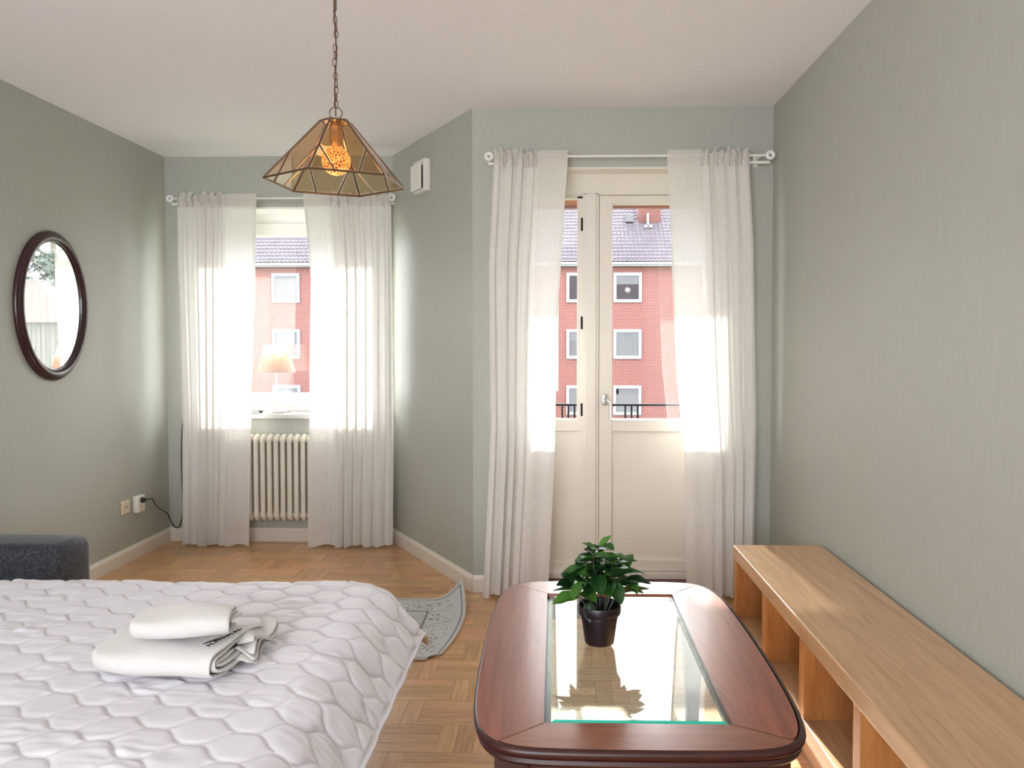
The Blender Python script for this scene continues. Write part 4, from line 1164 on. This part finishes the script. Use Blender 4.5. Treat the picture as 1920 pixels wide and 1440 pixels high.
def add_leaf(kind, p, az, el, roll, sc_=1.0):
    o = bpy.data.objects.new('leaf', LM[kind]); C.objects.link(o); o.parent = pl; o.location = p
    m_ = Matrix.Rotation(az, 3, 'Z') @ Matrix.Rotation(-el, 3, 'Y') @ Matrix.Rotation(roll, 3, 'X')
    o.rotation_euler = m_.to_euler(); o.scale = (sc_, sc_, sc_)
for (sx, sy, h, _) in stems:
    base = Vector((sx * 0.32, sy * 0.5, 0.08)); top = Vector((sx, sy, h + 0.012))
    mid = base.lerp(top, 0.5) + Vector((sx * 0.10, 0, 0.01))
    pts = spline([base, mid, top], 6); sm.tube(pts, [0.0026 - 0.0013 * k / (len(pts) - 1) for k in range(len(pts))], 6)
    az0 = math.atan2(sy, sx)
    nn = 8 if h > 0.2 else 6
    for k in range(nn):
        t = 0.5 + 0.5 * k / (nn - 1)
        p = pts[min(len(pts) - 1, int(t * (len(pts) - 1)))]
        az = az0 + (k * 2.4 + rn.uniform(-0.4, 0.4))
        el = rn.uniform(-0.35, 0.45) if k < nn - 1 else rn.uniform(0.2, 0.7)
        add_leaf(0 if k < 3 else (1 if k < 5 else 2), p, az, el, rn.uniform(-0.5, 0.5), rn.uniform(0.8, 1.05))
# low spreading leaves and the two thin tips of the photograph
for (p, az, el, rl, kd, s_) in [((-0.050, -0.01, 0.150), PI * 1.03, 0.12, 0.3, 0, 1.0), ((0.055, -0.01, 0.140), -0.05, 0.30, -0.5, 0, 1.05), ((0.075, 0.0, 0.175), 0.1, -0.05, 0.2, 0, 0.9),
                              ((-0.03, -0.03, 0.125), -1.6, -1.0, 0.2, 2, 0.9), ((-0.045, 0, 0.16), 2.6, 0.5, 0.3, 1, 1.0), ((0.06, 0.02, 0.19), 0.5, 0.9, 0.4, 1, 0.95),
                              ((0.0, 0.0, 0.275), 0.2, 0.75, 0.9, 3, 1.1), ((-0.01, 0.0, 0.265), 2.9, 0.45, 0.9, 3, 1.1), ((-0.01, 0, 0.24), -2.6, 0.1, 0.2, 0, 0.9), ((0.01, 0, 0.245), -0.5, 0.15, -0.2, 0, 0.95),
                              ((0.0, 0.01, 0.25), 1.9, 0.2, 0.2, 0, 0.9), ((-0.01, -0.03, 0.2), -1.4, -0.5, 0.2, 1, 1.0), ((0.03, -0.03, 0.18), -1.1, -0.6, 0.2, 1, 1.0), ((-0.04, -0.03, 0.18), -2.2, -0.4, 0.2, 1, 1.0)]:
    add_leaf(kd, p, az, el, rl, s_)
sm.build('stem', M['stem'], pl, True)

# ------------------------------------------------------------------ oak bench along the right wall
bn = thing('shelf_bench', 'long low oak bench with open compartments along the right wall', 'shelf', (0.96, 1.85, 0))
SX0, SX1, SY0, SY1 = 0.767, R_ - 0.019, 0.30, 3.30
part(MB().box(SX0 - 0.004, SY0, 0.432, SX1, SY1, 0.487, 0.003), 'top_board', M['oak'], bn)
part(MB().box(SX0, SY0, 0.135, SX1, SY1, 0.188, 0.003), 'bottom_board', M['oak'], bn)
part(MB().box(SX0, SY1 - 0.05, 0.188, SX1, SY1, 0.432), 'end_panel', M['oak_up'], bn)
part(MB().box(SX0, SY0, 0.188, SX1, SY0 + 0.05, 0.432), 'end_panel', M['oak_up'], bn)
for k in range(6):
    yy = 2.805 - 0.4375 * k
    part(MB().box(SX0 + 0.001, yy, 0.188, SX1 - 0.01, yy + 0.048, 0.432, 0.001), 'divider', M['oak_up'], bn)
part(MB().box(SX1 - 0.012, SY0 + 0.01, 0.188, SX1 - 0.002, SY1 - 0.01, 0.432), 'back_panel', M['oak'], bn)
part(MB().box(SX0 + 0.05, SY0 + 0.04, 0.0, SX1 - 0.02, SY1 - 0.04, 0.135), 'plinth', M['oak'], bn)

# ------------------------------------------------------------------ pendant lamp
PC = (-0.648, 2.297); PZB = 1.824; PZT = 2.003; PR = 0.205; TR = 0.045
pen = thing('pendant_lamp', 'amber glass pendant lamp in a brass hexagonal frame on a chain', 'lamp', (PC[0], PC[1], H_))
a0 = math.atan2(2.087 - PC[1], -0.666 - PC[0])
bot = [Vector((PC[0] + PR * math.cos(a0 + k * PI / 3), PC[1] + PR * math.sin(a0 + k * PI / 3), PZB)) for k in range(6)]
top = [Vector((PC[0] + TR * math.cos(a0 + k * PI / 3), PC[1] + TR * math.sin(a0 + k * PI / 3), PZT)) for k in range(6)]
def pane_of(pts):
    """bevelled pane: flat field with a thinner ground border"""
    c = sum(pts, Vector()) / len(pts); nrm = (pts[1] - pts[0]).cross(pts[2] - pts[0]).normalized()
    if nrm.dot(c - Vector((PC[0], PC[1], 1.85))) < 0: nrm = -nrm
    n = len(pts); inner = []
    for i in range(n):
        a, p, b_ = pts[i - 1], pts[i], pts[(i + 1) % n]
        e1, e2 = (a - p).normalized(), (b_ - p).normalized(); h = (e1 + e2).normalized()
        sn = max(0.25, math.sqrt(max(0, (1 - e1.dot(e2)) / 2)))
        inner.append(p + h * min(0.0055 / sn, 0.3 * (c - p).length) + nrm * 0.0015)
    o = MB().add(inner, [tuple(range(n))])
    ob = part(o, 'glass_pane', M['amber_glass'], pen)
    rg = MB().add(list(pts) + [p - 0 * nrm for p in inner], [(i, (i + 1) % n, (i + 1) % n + n, i + n) for i in range(n)])
    part(rg, 'ground_bevel', M['bevel_glass'], ob)
M['bevel_glass'] = sheet_glass('bevelled_amber_edge', (0.97, 0.88, 0.76), 2.3, 0.15)
fr = MB()
for k in range(6):
    A, B2, C2, D2 = bot[k], bot[(k + 1) % 6], top[(k + 1) % 6], top[k]
    m1, m2 = A.lerp(D2, 0.46), B2.lerp(C2, 0.46)
    p1, p2 = A.lerp(B2, 0.34), A.lerp(B2, 0.66)
    pane_of([A, p1, m1])
    pane_of([p2, B2, m2])
    pane_of([D2, m1, p1, p2, m2, C2])
    for a, b_, r_ in ((A, B2, 0.0032), (A, D2, 0.0032), (D2, C2, 0.0028), (m1, p1, 0.0022), (m2, p2, 0.0022)):
        fr.tube([a, b_], r_, 8)
part(fr, 'brass_frame', M['brass'], pen, True)
part(MB().lathe([(0.0, PZT - 0.001), (TR * 0.9, PZT - 0.001), (TR * 0.9, PZT + 0.002), (0.02, PZT + 0.004), (0.010, PZT + 0.010), (0.0, PZT + 0.012)], 6, (PC[0], PC[1], 0)), 'cap', M['bright_brass'], pen)
part(MB().lathe([(0.0, PZT), (0.017, PZT - 0.002), (0.019, PZT - 0.02), (0.0185, PZT - 0.030), (0.020, PZT - 0.032), (0.020, PZT - 0.072), (0.0, PZT - 0.073)], 24, (PC[0], PC[1], 0)), 'socket', M['bright_brass'], pen, True)
bm = bmesh.new(); bmesh.ops.create_uvsphere(bm, u_segments=32, v_segments=20, radius=0.0425)
me = bpy.data.meshes.new('light_bulb'); bm.to_mesh(me); bm.free(); me.materials.append(M['bulb']); soft(me, 80)
o = bpy.data.objects.new('light_bulb', me); C.objects.link(o); o.parent = pen; o.location = (0, 0, 1.889 - H_)
pt = bpy.data.lights.new('pendant_bulb_light', 'POINT'); pt.energy = 1.2; pt.color = (1.0, 0.62, 0.3); pt.shadow_soft_size = 0.05
o = bpy.data.objects.new('pendant_bulb_light', pt); C.objects.link(o); o.location = (PC[0], PC[1], 1.825)
ring = [(PC[0] + 0.0175 * math.cos(k * 2 * PI / 24), PC[1] + 0.004 * math.cos(k * 2 * PI / 24), 2.030 + 0.0175 * math.sin(k * 2 * PI / 24)) for k in range(24)]
part(MB().tube(ring, 0.0016, 6, closed=True), 'ring', M['chain'], pen, True)
z = 2.045; k = 0; rn = random.Random(2)
while z < 2.325:
    a = rn.uniform(-0.5, 0.5) + (PI / 2 if k % 2 else 0) ; hw, hl = 0.0052, 0.0118 - 0.0
    pts = []
    for q in range(16):
        t = 2 * PI * q / 16
        lx, lz = hw * math.cos(t), hl * math.copysign(abs(math.sin(t)) ** 0.6, math.sin(t))
        pts.append((PC[0] + 0.0025 * math.sin(z * 37) + lx * math.cos(a), PC[1] + lx * math.sin(a), z + 0.011 + lz))
    part(MB().tube(pts, 0.0013, 6, closed=True), 'chain_link', M['chain'], pen, True)
    z += 0.0205; k += 1
part(MB().tube([(PC[0], PC[1], 2.02), (PC[0] - 0.004, PC[1] + 0.003, 2.10), (PC[0] + 0.003, PC[1] + 0.003, 2.2), (PC[0] - 0.002, PC[1], 2.34), (PC[0], PC[1], H_ - 0.04)], 0.0020, 6), 'cord', M['chain'], pen, True)
part(MB().tube([(PC[0], PC[1], 2.33), (PC[0], PC[1], H_ - 0.05)], 0.0048, 10), 'down_rod', M['brass'], pen, True)
part(MB().lathe([(0.004, H_ - 0.07), (0.045, H_ - 0.03), (0.052, H_ - 0.001), (0.0, H_ - 0.001)], 24, (PC[0], PC[1], 0)), 'ceiling_rose', M['brass'], pen, True)
